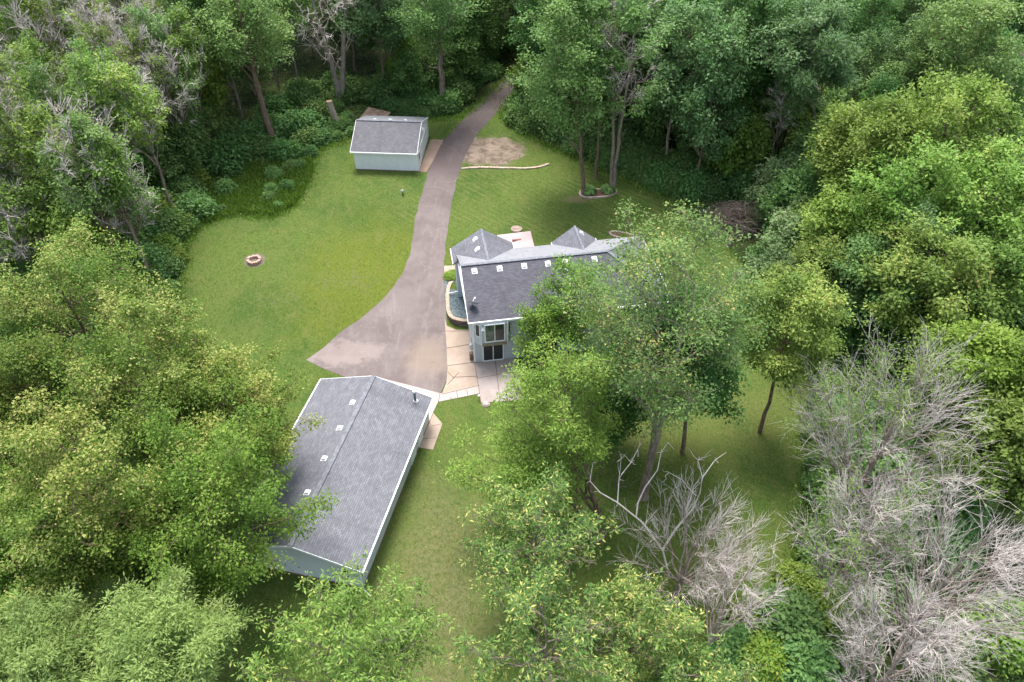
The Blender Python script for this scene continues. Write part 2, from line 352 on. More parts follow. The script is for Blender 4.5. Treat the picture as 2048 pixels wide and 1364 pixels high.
# ---------------------------------------------------------------- tree growing
def curve(a,b,bend,n,rng,jit):
    a=np.array(a,float);b=np.array(b,float); L=np.linalg.norm(b-a); t=np.linspace(0,1,n+1)[:,None]
    mid=(a+b)/2+np.array(bend)*L
    P=(1-t)**2*a+2*t*(1-t)*mid+t*t*b
    J=rng.normal(0,jit*L,(n+1,3)); J[0]=0; J[-1]=0
    return P+J
class Wood:
    def __init__(s): s.v=[];s.f=[];s.n=0
    def tube(s,P,r0,r1,k,power=1.0):
        m=len(P); D=np.gradient(P,axis=0); D/=np.linalg.norm(D,axis=1)[:,None]+1e-9
        ref=np.where(np.abs(D[:,2:3])<.9,np.array([[0,0,1.]]),np.array([[1.,0,0]]))
        X=np.cross(D,ref); X/=np.linalg.norm(X,axis=1)[:,None]+1e-9; Y=np.cross(D,X)
        t=np.linspace(0,1,m)**power; r=(r0*(1-t)+r1*t)[:,None,None]
        a=np.arange(k)*2*np.pi/k
        V=P[:,None,:]+r*(X[:,None,:]*np.cos(a)[None,:,None]+Y[:,None,:]*np.sin(a)[None,:,None])
        s.v.append(V.reshape(-1,3)); i=np.arange(m-1)[:,None]*k; j=np.arange(k)[None,:]; j2=(j+1)%k
        q=np.stack([i+j,i+j2,i+k+j2,i+k+j],-1).reshape(-1,4)+s.n
        s.f.append(q); s.n+=m*k
    def mesh(s,name):
        return quadmesh(name,np.concatenate(s.v),np.concatenate(s.f),True)
def quadmesh(name,V,Q,smooth=False):
    me=bpy.data.meshes.new(name); me.vertices.add(len(V)); me.vertices.foreach_set('co',V.astype(np.float32).ravel())
    me.loops.add(Q.size); me.loops.foreach_set('vertex_index',Q.astype(np.int32).ravel())
    me.polygons.add(len(Q)); me.polygons.foreach_set('loop_start',np.arange(len(Q),dtype=np.int32)*4)
    try: me.polygons.foreach_set('loop_total',np.full(len(Q),4,dtype=np.int32))
    except Exception: pass
    if smooth: me.polygons.foreach_set('use_smooth',np.ones(len(Q),dtype=bool))
    me.update(calc_edges=True); return me
def leaves(name,C,tone,per,sig,ll,lw,rng,droop=.25,spread=1.0,mixt=.62):
    """C clusters (n,3); per leaves each"""
    n=len(C); N=n*per
    ci=np.repeat(np.arange(n),per); o=rng.normal(0,1,(N,3))*np.array([sig,sig,sig*.42]); p=C[ci]+o
    a=o/(np.linalg.norm(o,axis=1)[:,None]+1e-6)*spread+rng.normal(0,.55,(N,3)); a[:,2]-=droop; a/=np.linalg.norm(a,axis=1)[:,None]
    up=np.array([[0,0,1.]])+rng.normal(0,.45,(N,3)); b=np.cross(up,a); b/=np.linalg.norm(b,axis=1)[:,None]+1e-9; nn=np.cross(a,b)
    s=rng.uniform(.45,1.4,(N,1)); L=ll*s; W=lw*s
    V=np.empty((N,4,3)); V[:,0]=p; V[:,1]=p+a*L*.45+b*W*.5-nn*W*.12; V[:,2]=p+a*L-nn*L*.12; V[:,3]=p+a*L*.45-b*W*.5-nn*W*.12
    me=quadmesh(name,V.reshape(-1,3),np.arange(N*4).reshape(-1,4))
    T=np.clip(tone[ci]*mixt+rng.uniform(0,1-mixt,N),0,1)
    at_=me.attributes.new('tone','FLOAT','FACE'); at_.data.foreach_set('value',T.astype(np.float32)); return me
def grow(seed,H=16,R=4.5,base=4,off=(0,0),limbs=20,subs=6,twigs=4,per=45,sig=.38,ll=.2,lw=.12,tr=.2,bare=.0,droop=.25,
         fine=0,top=1.0,squash=1.0,trunks=1,deadlimbs=0,leafy=1.0,wk=6,lumps=5,name='tree',far=False,mixt=.62,steep=1.0,sp=1.0,lg=1.0):
    rng=np.random.default_rng(seed); W=Wood(); W2=Wood(); C=[];T=[]
    zc=(H+base)/2; rv=(H-base)/2
    ctr=np.array([off[0],off[1],zc])
    lob=rng.normal(0,1,(lumps,3)); lob/=np.linalg.norm(lob,axis=1)[:,None]
    for tk in range(trunks):
        ang=rng.uniform(0,6.28); s=0 if trunks==1 else .22*R
        topp=np.array([off[0]+s*2*math.cos(ang+tk*3.1),off[1]+s*2*math.sin(ang+tk*3.1),H-.25*rv])
        P=curve((0+(.12 if tk else 0),0,-.3),topp,(-(topp[0])/max(H,1)*.12,-(topp[1])/max(H,1)*.12,.02),12,rng,.004)
        W.tube(P,tr,tr*.16,9,.8)
        W.tube(np.array([P[0],P[0]+(P[1]-P[0])*.35]),tr*1.45,tr*.95,9)
        nl=limbs//trunks
        for i in range(nl):
            g=(i+.5)/nl; zz=1-(1-(-.45))*g if top>=1 else top-(top+.45)*g
            ph=i*2.39996+rng.uniform(-.5,.5)+ang; rr=math.sqrt(max(0,1-zz*zz)); d=np.array([rr*math.cos(ph),rr*math.sin(ph),zz])
            k=.80+.30*max(0,(lob@d).max())+rng.uniform(-.16,.10)
            tgt=ctr+d*np.array([R,R,rv*squash])*k*.93
            hd=math.hypot(tgt[0]-topp[0]*.5,tgt[1]-topp[1]*.5)
            za=min(max(base*.75,tgt[2]-hd*rng.uniform(.75,1.25)*steep),H-.35*rv)
            # locate on trunk
            j=np.argmin(np.abs(P[:,2]-za)); A=P[j]; rt=max(.03,tr*(1-.8*(j/12)**.8))
            LP=curve(A,tgt,(0,0,-.06 if zz>0 else .10),7,rng,.03*sp); LL=np.linalg.norm(tgt-A)
            r0=min(rt*.6,.025+LL*.012); W.tube(LP,r0,.018,5 if wk>4 else 4)
            isb=rng.random()<bare; tn=rng.uniform(0,1)
            for s_ in range(subs):
                t=.30+.70*(s_+rng.uniform(.2,.9))/subs; q=LP[min(7,int(round(t*7)))]; 
                dd=(tgt-A)/LL+rng.normal(0,.75*sp,3); dd[2]+=.10+.25*(1-sp); dd/=np.linalg.norm(dd); SL=R*lg*rng.uniform(.15,.30)*(1.15-.35*t)
                E=q+dd*SL; SP=curve(q,E,(0,0,rng.uniform(-.1,.1)),4,rng,.05*sp*sp); W.tube(SP,.018+SL*.006,.009,3)
                if not isb and rng.random()<leafy: C.append(E);T.append(tn*.65+rng.uniform(0,.35))
                for w_ in range(twigs):
                    q2=SP[2+int(rng.integers(0,3))]; d2=dd*(.7+.4*(1-sp))+rng.normal(0,.7*sp,3); d2/=np.linalg.norm(d2); TL=R*lg*rng.uniform(.09,.18)
                    E2=q2+d2*TL; TP=curve(q2,E2,(0,0,0),2,rng,.06*sp*sp); (W2 if fine else W).tube(TP,.013 if not fine else (.030 if far else .014),.005 if not fine else (.015 if far else .007),3)
                    if not isb and rng.random()<leafy: C.append(E2);T.append(tn*.65+rng.uniform(0,.35))
                    for f_ in range(fine):
                        q3=TP[1+int(rng.integers(0,2))]; d3=d2+rng.normal(0,.6*sp,3); d3/=np.linalg.norm(d3)
                        W2.tube(np.array([q3,q3+d3*R*lg*rng.uniform(.05,.12)]),.022 if far else .009,.010 if far else .005,3)
    for i in range(deadlimbs):
        j=int(rng.integers(3,8)); A=P[j]; ph=rng.uniform(0,6.28); L=rng.uniform(.5,1.1)*R*.7
        E=A+np.array([math.cos(ph),math.sin(ph),rng.uniform(0,.7)])*L; LP=curve(A,E,(0,0,-.1),6,rng,.05); W.tube(LP,.05,.012,4)
        for s_ in range(6):
            q=LP[int(rng.integers(2,7))]; W.tube(curve(q,q+rng.normal(0,.35,3)*L+np.array([0,0,.2*L]),(0,0,0),3,rng,.06),.018,.006,3)
    wood=W.mesh(name+'_wood'); tw=W2.mesh(name+'_twigs') if W2.n else None
    lf=None
    if C:
        lf=leaves(name+'_leaves',np.array(C),np.array(T),per,sig,ll,lw,rng,droop,1.0,mixt)
    return wood,tw,lf
def plant_tree(parts,label,group,loc,rz=0,sc=(1,1,1),wmat=BARK,lmat=None,name='tree',cat='tree',tmat=None,crown='crown'):
    wood,tw,lf=parts; t=thing(name,label,cat,loc,rz,group); t.scale=sc
    for nm,me,mt in (('trunk',wood,wmat),('branches' if lf is not None and crown=='crown' else 'twigs',tw,tmat or wmat),(crown,lf,lmat)):
        if me is None: continue
        if not me.materials: me.materials.append(None)
        o=link(nm,me,t); o.material_slots[0].link='OBJECT'; o.material_slots[0].material=mt
    return t
# ================================================================ GROUND
G=lambda L:[at(*p)[:2] for p in L]
sheet('ground',[(-400,-60),(400,-60),(400,500),(-400,500)],0,FLOOR)
LAWN_PX=[(1040,136),(1010,160),(975,195),(940,222),(905,242),(862,240),(780,232),(720,262),(690,284),(650,296),(622,318),(628,345),(612,378),(590,412),(560,430),(520,434),(480,427),(430,441),(385,462),(372,490),(366,540),(352,600),(335,640),(260,720),(150,820),(-60,960),(-200,1500),(1500,1500),(1535,1364),(1555,1230),(1590,1130),(1600,1040),(1625,940),(1600,850),(1640,740),(1570,640),(1500,560),(1440,470),(1400,430),(1345,398),(1290,378),(1240,352),(1200,335),(1150,316),(1110,300),(1070,278),(1040,262),(1010,240),(1000,222),(1052,150)]
LAWN_P=smoothpoly(G(LAWN_PX),2)
rj=random.Random(3)
LAWN_P=[(x+rj.uniform(-.25,.25),y+rj.uniform(-.25,.25)) for x,y in LAWN_P]
sheet('lawn',LAWN_P,.012,LAWN)
DRIVE_PX_L=[(1090,95),(1060,112),(1035,133),(1003,165),(962,204),(926,240),(903,266),(886,281),(868,315),(857,341),(850,368),(840,402),(833,424),(824,475),(818,518),(800,558),(765,600),(722,637),(682,663),(648,694),(613,720)]
DRIVE_PX_R=[(648,738),(693,756),(760,760),(835,776),(880,788),(893,765),(895,735),(893,690),(892,640),(889,580),(888,530),(893,470),(900,420),(911,370),(923,330),(936,298),(956,265),(984,236),(1013,203),(1030,170),(1062,140),(1100,118)]
dl=G(DRIVE_PX_L); dr=G(DRIVE_PX_R)
dlp=smoothpoly(dl[:-4],2,False)+dl[-4:]
DRIVE_P=dlp+dr[:5]+smoothpoly(dr[5:],2,False)
rj=random.Random(8); DRIVE_P=[(x+rj.uniform(-.09,.09),y+rj.uniform(-.05,.05)) for x,y in DRIVE_P]
# worn earth strip along the drive's edge
sheet('driveway',DRIVE_P,.03,ASPH)
sheet('slab',G([(889,636),(894,652),(912,660),(940,660),(949,725),(960,785),(880,800),(884,788),(893,765),(895,735),(893,690)]),.034,CONC)
sheet('walkway',G([(884,787),(958,770),(960,787),(877,804),(867,826),(820,935),(812,925),(840,850),(852,800),(820,790),(720,772),(745,752),(835,775),(880,787)]),.038,CONC2)
sheet('patio',G([(949.5,726),(1030,716),(1048,800),(962.5,806)]),.042,CONC3)
sheet('doorstep_slab',G([(866,826),(885,848),(866,900),(838,896)]),.046,CONC)
sheet('shed_apron',G([(861,279),(887,280),(868,318),(853,345),(838,343)]),.04,APRON)
sheet('path',G([(888,532),(921,531),(918,556),(903,560),(889,560)]),.034,CONC)
def line(a,b,w=.05,off=.05):
    a=Vector(at(*a)[:2]);b=Vector(at(*b)[:2]);d=(b-a).normalized();n=Vector((-d.y,d.x))*w/2
    return [tuple(a-n),tuple(b-n),tuple(b+n),tuple(a+n)]
jn=[((893,663),(941,662)),((894,697),(945,688)),((895,732),(949,725)),((949.5,726),(962,806)),((990,719),(1000,800)),((955,757),(1040,742)),((895,744),(908,757)),((906,755),(957,753)),((884,789),(959,771)),((913,783),(916,796)),((933,779),(936,791)),((878,802),(866,826)),((863,853),(884,848)),((847,878),(872,876)),((900,795),(904,800)),((880,787),(877,804)),((866,828),(856,853)),((895,770),(918,745))]
jm=MB()
for a,b in jn:
    P=line(a,b); jm.poly([(x,y,hz(y)+.052) for x,y in P])
o=jm.build('slab_joints',JOINT); o['kind']='structure'
# ================================================================ BUILDINGS
def roofplane(mb,pts,th=.14):
    P=[Vector(p) for p in pts]; n=(P[1]-P[0]).cross(P[2]-P[0])
    if n.z<0: P=P[::-1]; n=-n
    n.normalize(); e=Vector((0,0,1)).cross(n).normalized(); u=n.cross(e)
    uv=[(p.dot(e),p.dot(u)) for p in P]; mb.poly(P,uv)
    Q=[p-Vector((0,0,th)) for p in P]; mb.poly(Q[::-1],uv[::-1])
    for i in range(len(P)):
        j=(i+1)%len(P); mb.poly([P[i],Q[i],Q[j],P[j]],[uv[i],uv[i],uv[j],uv[j]])
def lineup(mb,a,b,w,h,dz=0):
    a=Vector(a)+Vector((0,0,dz));b=Vector(b)+Vector((0,0,dz)); mb.beam(a,b,w,h)
def boxvent(par,x,y,z,sl,ax,s=.36,face=0):
    # roof vent: hood box tilted with the roof, sl = slope vector (dz per metre along ax)
    b=MB(); 
    def P(i,j,k):
        px=x+i; py=y+j; g=(i*sl if ax=='x' else j*sl); return (px,py,z+g+k)
    q=s/2
    b.hexa([P(-q,-q,-.02),P(q,-q,-.02),P(q,q,-.02),P(-q,q,-.02),P(-q*.8,-q*.8,.17),P(q*.8,-q*.8,.17),P(q*.8,q*.8,.17),P(-q*.8,q*.8,.17)])
    b.hexa([P(-q*1.35,-q*1.35,.0),P(q*1.35,-q*1.35,.0),P(q*1.35,q*1.35,.0),P(-q*1.35,q*1.35,.0),P(-q*1.3,-q*1.3,.025),P(q*1.3,-q*1.3,.025),P(q*1.3,q*1.3,.025),P(-q*1.3,q*1.3,.025)])
    o=b.build('roof_vent',WHITE,par); return o
def window(par,x0,x1,z0,z1,y,kind='window',mullion=True,glass=(GLASS,GLASS),axis='x',t=.09,sgn=-1):
    """framed window in a wall plane; wall plane at y (axis x) or at x (axis y); sgn = outward direction"""
    f=MB()
    def B(a0,a1,c0,c1,o0,o1):
        lo,hi=sorted((y+sgn*o0,y+sgn*o1))
        if axis=='x': f.box(a0,a1,lo,hi,c0,c1)
        else: f.box(lo,hi,a0,a1,c0,c1)
    B(x0-t,x0,z0-t,z1+t,.003,.07);B(x1,x1+t,z0-t,z1+t,.003,.07);B(x0,x1,z1,z1+t,.003,.07);B(x0,x1,z0-t,z0,.003,.09)
    mid=(x0+x1)/2
    if mullion: B(mid-.035,mid+.035,z0,z1,.003,.06)
    fo=f.build(kind+'_frame' if kind!='window' else 'window',WHITE,par)
    pans=[(x0,mid-.035),(mid+.035,x1)] if mullion else [(x0,x1)]
    for k,(a,b) in enumerate(pans):
        f=MB(); B(a,b,z0,z1,.004,.03); f.build('pane',glass[k%2],fo)
    return fo
# ---- house -------------------------------------------------------
HA=math.atan2(.16,.987)
hc=at(949,725); house=thing('house','two-storey blue-grey house with dark shingle gable roof and two front wings beside the driveway','house',(hc[0],hc[1],0),HA)
EZ=5.25; RZ=7.62; VE=-.38; VR=4.6; VF=9.55; UL=-.40; UR=12.9; UE=UR+4.95; SLP=(RZ-EZ)/(VR-VE)
def walls(name,poly,z0,z1,mat,par):
    b=MB(); n=len(poly)
    for i in range(n):
        a=poly[i];c=poly[(i+1)%n]; b.poly([(a[0],a[1],z0),(c[0],c[1],z0),(c[0],c[1],z1),(a[0],a[1],z1)])
    return b.build(name,mat,par)
b=MB(); x1=UE-.4; y1=VF-.4
b.hexa([(0,0,-.3),(x1,0,-.3),(x1,y1,-.3),(0,y1,-.3),(0,0,5.05),(x1,0,5.05),(x1,y1,5.05),(0,y1,5.05)])
b.poly([(0,0.0,5.05),(0,y1,5.05),(0,VR,RZ-.2)])
hw=b.build('wall',SIDE,house)
b=MB(); b.box(-.02,x1+.02,-.025,-.002,-.2,.16); b.box(-.025,-.002,0,y1,-.2,.16); b.build('foundation',GALV,house)
# corner board
b=MB(); b.box(-.03,.10,-.03,-.003,.16,5.02); b.box(-.03,-.003,-.003,.12,.16,5.02); b.build('corner_board',WHITE,house)
r=MB()
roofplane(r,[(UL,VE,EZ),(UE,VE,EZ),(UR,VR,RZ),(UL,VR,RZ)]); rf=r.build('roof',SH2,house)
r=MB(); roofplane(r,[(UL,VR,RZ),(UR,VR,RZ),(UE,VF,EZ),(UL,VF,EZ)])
SH4=shingles('lit_far_shingles',(.22,.225,.24),(.28,.285,.30)); rb=r.build('roof',SH4,house); r=MB(); roofplane(r,[(UE,VE,EZ),(UE,VF,EZ),(UR,VR,RZ)]); r.build('roof',SH1,house)  # far slope: paler copy of the roof shingles, brighter light painted into the colour
c=MB(); lineup(c,(UL,VR,RZ),(UR,VR,RZ),.3,.05,.02); lineup(c,(UR,VR,RZ),(UE,VE,EZ),.25,.05,.02); lineup(c,(UR,VR,RZ),(UE,VF,EZ),.25,.05,.02); c.build('ridge_cap',CAP,rf)
c=MB(); c.box(UL-.03,UE+.03,VE-.11,VE-.004,EZ-.2,EZ-.01); c.build('gutter',WHITE,house)
c=MB(); lineup(c,(UL-.02,VE-.02,EZ),(UL-.02,VR,RZ),.04,.22,-.09); lineup(c,(UE+.02,VE,EZ),(UE+.02,VF,EZ),.04,.2,-.09); multi(c,'fascia',WHITE,house)
c=MB(); c.box(UL,x1+.35,VE,-.003,EZ-.22,EZ-.19); c.box(UL,-.003,0,y1,EZ-.22,EZ-.19); c.build('soffit',WHITE,house)
def wingroof(u0,u1,v1,ze,zr,vend):
    um=(u0+u1)/2; sl=SLP
    vm=lambda z: VR+(RZ-z)/sl   # where the main far slope has height z
    r=MB()
    L=[(u0,v1,ze),(um,v1,zr),(um,vm(zr)-.25,zr),(u0,vend if vend else vm(ze)-.3,ze)]
    Rr=[(u1,v1,ze),(um,v1,zr),(um,vm(zr)-.25,zr),(u1,vm(ze)-.3,ze)]
    if vend: # left plane carries on beside the main rake
        L=[(u0,v1,ze),(um,v1,zr),(um,vm(zr)-.25,zr),(UL+.02,vm(zr-(um-UL)*(zr-ze)/(um-u0))-.1,zr-(um-UL)*(zr-ze)/(um-u0)),(UL-.03,vend,ze+(UL-.03-u0)*(zr-ze)/(um-u0)),(u0,vend,ze)]
    roofplane(r,L); roofplane(r,Rr)
    wr=r.build('roof',SH1,house); c=MB(); lineup(c,(um,v1,zr),(um,vm(zr)-.1,zr),.22,.03,.012); c.build('ridge_cap',CAP,wr)
    c=MB(); lineup(c,(u0-.02,v1,ze),(u0-.02,vend or VF,ze),.05,.2,-.09); lineup(c,(u1+.02,v1,ze),(u1+.02,VF,ze),.05,.2,-.09); multi(c,'fascia',WHITE,house)
    w_=MB(); ins=.3; w_.hexa([(u0+ins,(vend+.2 if vend else VF-.5),0),(u1-ins,VF-.5,0),(u1-ins,v1-.3,0),(u0+ins,v1-.3,0),(u0+ins,(vend+.2 if vend else VF-.5),ze-.12),(u1-ins,VF-.5,ze-.12),(u1-ins,v1-.3,ze-.12),(u0+ins,v1-.3,ze-.12)])
    w_.poly([(u0+ins,v1-.3,ze-.12),(u1-ins,v1-.3,ze-.12),(um,v1-.3,zr-.2)]); w_.build('wall',SIDE,house)
    return wr,um
w1,um1=wingroof(-.82,5.2,10.55,5.2,7.15,8.1)
w2,um2=wingroof(8.95,13.3,9.95,5.2,6.9,None)
# vents, placed on the near slope (v .55 m below the ridge) and on the wings
for u in (.75,3.0,5.2,7.35,8.9,11.6):
    v=VR-.62; boxvent(rf,u,v,EZ+(v-VE)*SLP,SLP,'y')
boxvent(rf,8.85,VR-1.35,EZ+(VR-1.35-VE)*SLP,SLP,'y',.2)
s1=(7.15-5.2)/((5.2+.82)/2)
for v in (9.6,8.0): boxvent(w1,um1-.7,v,7.15-.7*s1,s1,'x',.32)
s2=(6.9-5.2)/2.175; boxvent(w2,um2+.6,9.3,6.9-.6*s2,-s2,'x',.3)
# bay with upper sliding door
b=MB(); bay=[(.10,-.004),(.66,-.55),(2.98,-.55),(3.35,-.004)]; b.prism(bay,2.5,5.02); bayo=b.build('bay',SIDE,house)
window(bayo,1.02,2.66,2.98,4.86,-.55,'sliding_door',glass=(GLASS2,GLASS))
c=MB(); c.box(.72,2.92,-.70,-.552,2.52,2.74); c.build('ledge',BROWN,bayo)
c=MB(); c.box(.63,.70,-.58,-.552,2.5,5.0); c.box(2.94,3.01,-.58,-.552,2.5,5.0); multi(c,'corner_board',WHITE,bayo)
# angled side window of the bay
c=MB(); g=MB()
def angled(p,q,t0,t1,z0,z1,fr,gl):
    p=Vector(p);q=Vector(q);d=(q-p).normalized();n=Vector((d.y,-d.x)); 
    def W(mb,s0,s1,c0,c1,o): 
        a=p+d*s0;b_=p+d*s1; mb.hexa([(a.x,a.y,c0),(b_.x,b_.y,c0),(b_.x+n.x*o,b_.y+n.y*o,c0),(a.x+n.x*o,a.y+n.y*o,c0),(a.x,a.y,c1),(b_.x,b_.y,c1),(b_.x+n.x*o,b_.y+n.y*o,c1),(a.x+n.x*o,a.y+n.y*o,c1)])
    W(fr,t0-.07,t0,z0-.07,z1+.07,.05);W(fr,t1,t1+.07,z0-.07,z1+.07,.05);W(fr,t0,t1,z0-.07,z0,.05);W(fr,t0,t1,z1,z1+.07,.05);W(gl,t0,t1,z0,z1,.02)
angled(bay[0],bay[1],.20,.60,3.5,4.8,c,g); fo=c.build('window',WHITE,bayo); g.build('pane',GLASS,fo)
c=MB();g=MB(); angled(bay[2],bay[3],.12,.5,3.5,4.8,c,g); fo=c.build('window',WHITE,bayo); g.build('pane',GLASS,fo)
window(house,.86,2.60,.14,2.10,-.002,'sliding_door')
window(house,6.3,7.6,1.0,2.0,-.002); window(house,9.6,11.0,3.4,4.6,-.002); window(house,12.6,14.0,3.4,4.6,-.002); window(house,5.0,6.2,3.5,4.6,-.002); window(house,13.2,14.5,.9,2.0,-.002)
# wall lamp beside the upper door
c=MB(); c.box(.72,.90,-.62,-.553,4.52,4.66); c.tube([(.76,-.62,4.58),(.70,-.76,4.44)],.055,6); c.tube([(.86,-.62,4.58),(.90,-.76,4.44)],.055,6); c.build('floodlight',WHITE,house)
# meter and pipe on the west wall
c=MB(); c.box(-.22,-.03,.5,.85,1.1,1.75); c.tube([(-.12,.67,1.75),(-.12,.67,2.6)],.04,6); c.box(-.28,-.10,.95,1.2,.9,1.25); c.build('meter',GALV,house)
c=MB(); c.box(-.35,-.04,.25,.62,.04,.85); 
for k in range(4): c.box(-.37,-.35,.27+k*.09,.33+k*.09,.04,.83)
wb=c.build('planter_box',CEDAR if 0 else OLDWOOD); wb.matrix_world=Matrix.Translation((hc[0],hc[1],0))@Matrix.Rotation(HA,4,'Z'); tag(wb,'narrow weathered wooden box standing against the corner of the house below the meter','box')
# satellite dish on the roof corner
def loc2w(u,v,z): return (hc[0]+u*math.cos(HA)-v*math.sin(HA),hc[1]+u*math.sin(HA)+v*math.cos(HA),z)
du,dv=.12,.85; dz=EZ+(dv-VE)*SLP
DM=.62
dish=thing('satellite_dish','grey satellite dish on a short mast at the left edge of the dark house roof','satellite dish',loc2w(du,dv,dz),HA)
c=MB(); c.tube([(0,0,-.02),(0,0,.25),(.05,-.05,.42)],.028,6); c.tube([(-.2,-.2,-.12),(0,0,.3)],.015,5); c.tube([(.2,-.2,-.12),(0,0,.3)],.015,5); c.box(-.14,.14,-.14,.14,-.03,.05); c.build('mast',DGREY,dish)
c=MB(); n=18; ctr=Vector((.10,-.05,.50)); ax=Vector((.35,.75,.56)).normalized(); X=ax.cross(Vector((0,0,1))).normalized(); Y=ax.cross(X)
prev=None
rings=[]
for k in range(5):
    r_=.4*k/4; rings.append([ctr+X*(r_*1.15*math.cos(2*math.pi*i/n))+Y*(r_*math.sin(2*math.pi*i/n))+ax*(r_*r_*.5) for i in range(n)])
for off in (0,-.02):
    for k in range(4):
        for i in range(n):
            j=(i+1)%n; q=[rings[k][i],rings[k][j],rings[k+1][j],rings[k+1][i]]; c.poly([p+ax*off for p in (q if k else q[1:])])
c.build('reflector',GALV,dish); c=MB(); c.tube([ctr-Y*.38+ax*.05,ctr+ax*.5-Y*.1],.015,5); c.box(ctr.x+ax.x*.5-.06,ctr.x+ax.x*.5+.06,ctr.y+ax.y*.5-.08,ctr.y+ax.y*.5+.06,ctr.z+ax.z*.5-.05,ctr.z+ax.z*.5+.06); c.build('feed_arm',WHITE,dish)
# cedar gate/rail between wing and planter
gx,gy,gz=at(921,556,1.3)
ga=thing('cedar_rail','orange cedar railing standing beside the left gable of the house above the planter','railing',(gx,gy,hz(gy)),HA)
c=MB(); 
for v in (0,.9,1.8): c.box(-.06,.06,v-.05,v+.05,0,1.15)
multi(c,'post',CEDAR,ga); c=MB(); c.box(-.09,.09,-.08,1.9,1.15,1.2); c.box(-.02,.02,.05,1.75,.85,.95); c.box(-.02,.02,.05,1.75,.15,.25)
for k in range(9): c.box(-.015,.015,.12+k*.18,.18+k*.18,.25,.85)
c.build('rail',CEDAR,ga)
# AC / meter white box above planter
c=MB(); c.box(-.14,-.005,5.2,5.55,1.9,2.5); c.box(-.10,-.005,4.3,4.45,1.4,3.2); c.build('utility_box',WHITE,house)
# raised front patio, steps and pebble circle
pz=1.5
b=MB(); PP=[at(x,y,pz)[:2] for x,y in ((994,470),(1061,462),(1072,505),(1014,507))]; b.prism(PP,hz(60)-.3,pz); o=b.build('front_patio',PATIO); o['kind']='structure'
b=MB(); PP=[at(x,y,pz+.12)[:2] for x,y in ((1017,488),(1046,477),(1062,497),(1024,500))]; b.prism(PP,pz-.02,pz+.12); st=b.build('front_step',PATIO); st['kind']='structure'
b=MB(); PP=[at(x,y,pz+.16)[:2] for x,y in ((1024,478.5),(1042,477),(1042.5,479.5),(1025,481))]; b.prism(PP,pz-.02,pz+.16); tag(b.build('door_mat',plain('mat_brown',(.22,.10,.08),.9)),'narrow brown mat lying on the pink front patio','mat')
cx,cy,cz=at(1033,460); n=20; b=MB(); rr_=random.Random(2)
PB=thing('pebble_ring','round ring of pale pebbles at the edge of the pink front patio','pebble ring',(cx,cy,cz+.02)); 
b.prism([(.62*math.cos(i*.314),.55*math.sin(i*.314)) for i in range(20)],-.05,.16); b.build('gravel_bed',M('pebble_bed').base((.36,.28,.22),.9).m,PB)
b=MB()
for i in range(46):
    a=rr_.uniform(0,6.28); r_=math.sqrt(rr_.random())*.95; x,y=.58*r_*math.cos(a),.5*r_*math.sin(a); s=rr_.uniform(.05,.09)
    b.prism([(x+s*math.cos(k*1.05+a),y+s*.8*math.sin(k*1.05+a)) for k in range(6)],.12,.18+s*.4)
b.build('pebble',STONE,PB)
# ---- planter with block retaining wall ------------------------------
WT=.98
wp=[(936,641.5),(920,640.5),(904,636),(896.5,624),(895,604),(895,587),(898,570),(906,560),(917,552)]
pw=smoothpoly([at(x,y,WT)[:2] for x,y in wp],2,False)
def offset(P,d):
    Q=[]
    for i in range(len(P)):
        a=Vector(P[max(0,i-1)]);b=Vector(P[min(len(P)-1,i+1)]);t=(b-a).normalized();n=Vector((t.y,-t.x)); Q.append((P[i][0]+n.x*d,P[i][1]+n.y*d))
    return Q
inn=offset(pw,.16); out=offset(pw,-.16)
rw=thing('retaining_wall','curved dark block retaining wall with tan cap around the gravel bed left of the house','retaining wall',(0,0,0))
def strip(P,z0f,z1,name,mat,par,thick):
    b=MB(); s=0; A=offset(P,thick/2);B=offset(P,-thick/2)
    for i in range(len(P)-1):
        ds=math.dist(P[i],P[i+1])
        for Q,fl in ((A,0),(B,1)):
            p,q=Q[i],Q[i+1]; z0=z0f(p[1]) ; z0b=z0f(q[1])
            b.poly([(p[0],p[1],z0),(q[0],q[1],z0b),(q[0],q[1],z1),(p[0],p[1],z1)],[(s,z0),(s+ds,z0b),(s+ds,z1),(s,z1)])
        b.poly([(A[i][0],A[i][1],z1),(A[i+1][0],A[i+1][1],z1),(B[i+1][0],B[i+1][1],z1),(B[i][0],B[i][1],z1)],[(s,0),(s+ds,0),(s+ds,.15),(s,.15)])
        s+=ds
    for i in (0,len(P)-1):
        b.poly([(A[i][0],A[i][1],z0f(A[i][1])),(B[i][0],B[i][1],z0f(B[i][1])),(B[i][0],B[i][1],z1),(A[i][0],A[i][1],z1)],[(0,0),(.3,0),(.3,1),(0,1)])
    return b.build(name,mat,par)
strip(pw,lambda y:hz(y)-.3,WT,'block_course',BLOCK,rw,.30)
strip(pw,lambda y:WT+.003,WT+.09,'cap',CAPSTONE,rw,.36)
def w2loc(x,y): 
    dx,dy=x-hc[0],y-hc[1]; return (dx*math.cos(HA)+dy*math.sin(HA),-dx*math.sin(HA)+dy*math.cos(HA))
v0=w2loc(*pw[0])[1]; v1=w2loc(*pw[-1])[1]
print('planter v',v0,v1,[w2loc(*p) for p in pw[::6]])
inner=[p for p in pw if w2loc(*p)[0]<-.06]
gp=inner+[loc2w(-.02,v1,0)[:2],loc2w(-.02,max(.1,v0),0)[:2]]
gb=MB(); gb.prism(gp,-.2,WT-.07); o=gb.build('gravel_bed',GRAVEL); o['kind']='structure'
sheet('gravel_strip',G([(889,562),(905,560),(912,562),(900,572),(893,586),(891,600),(889,600)]),.04,GRAVEL)
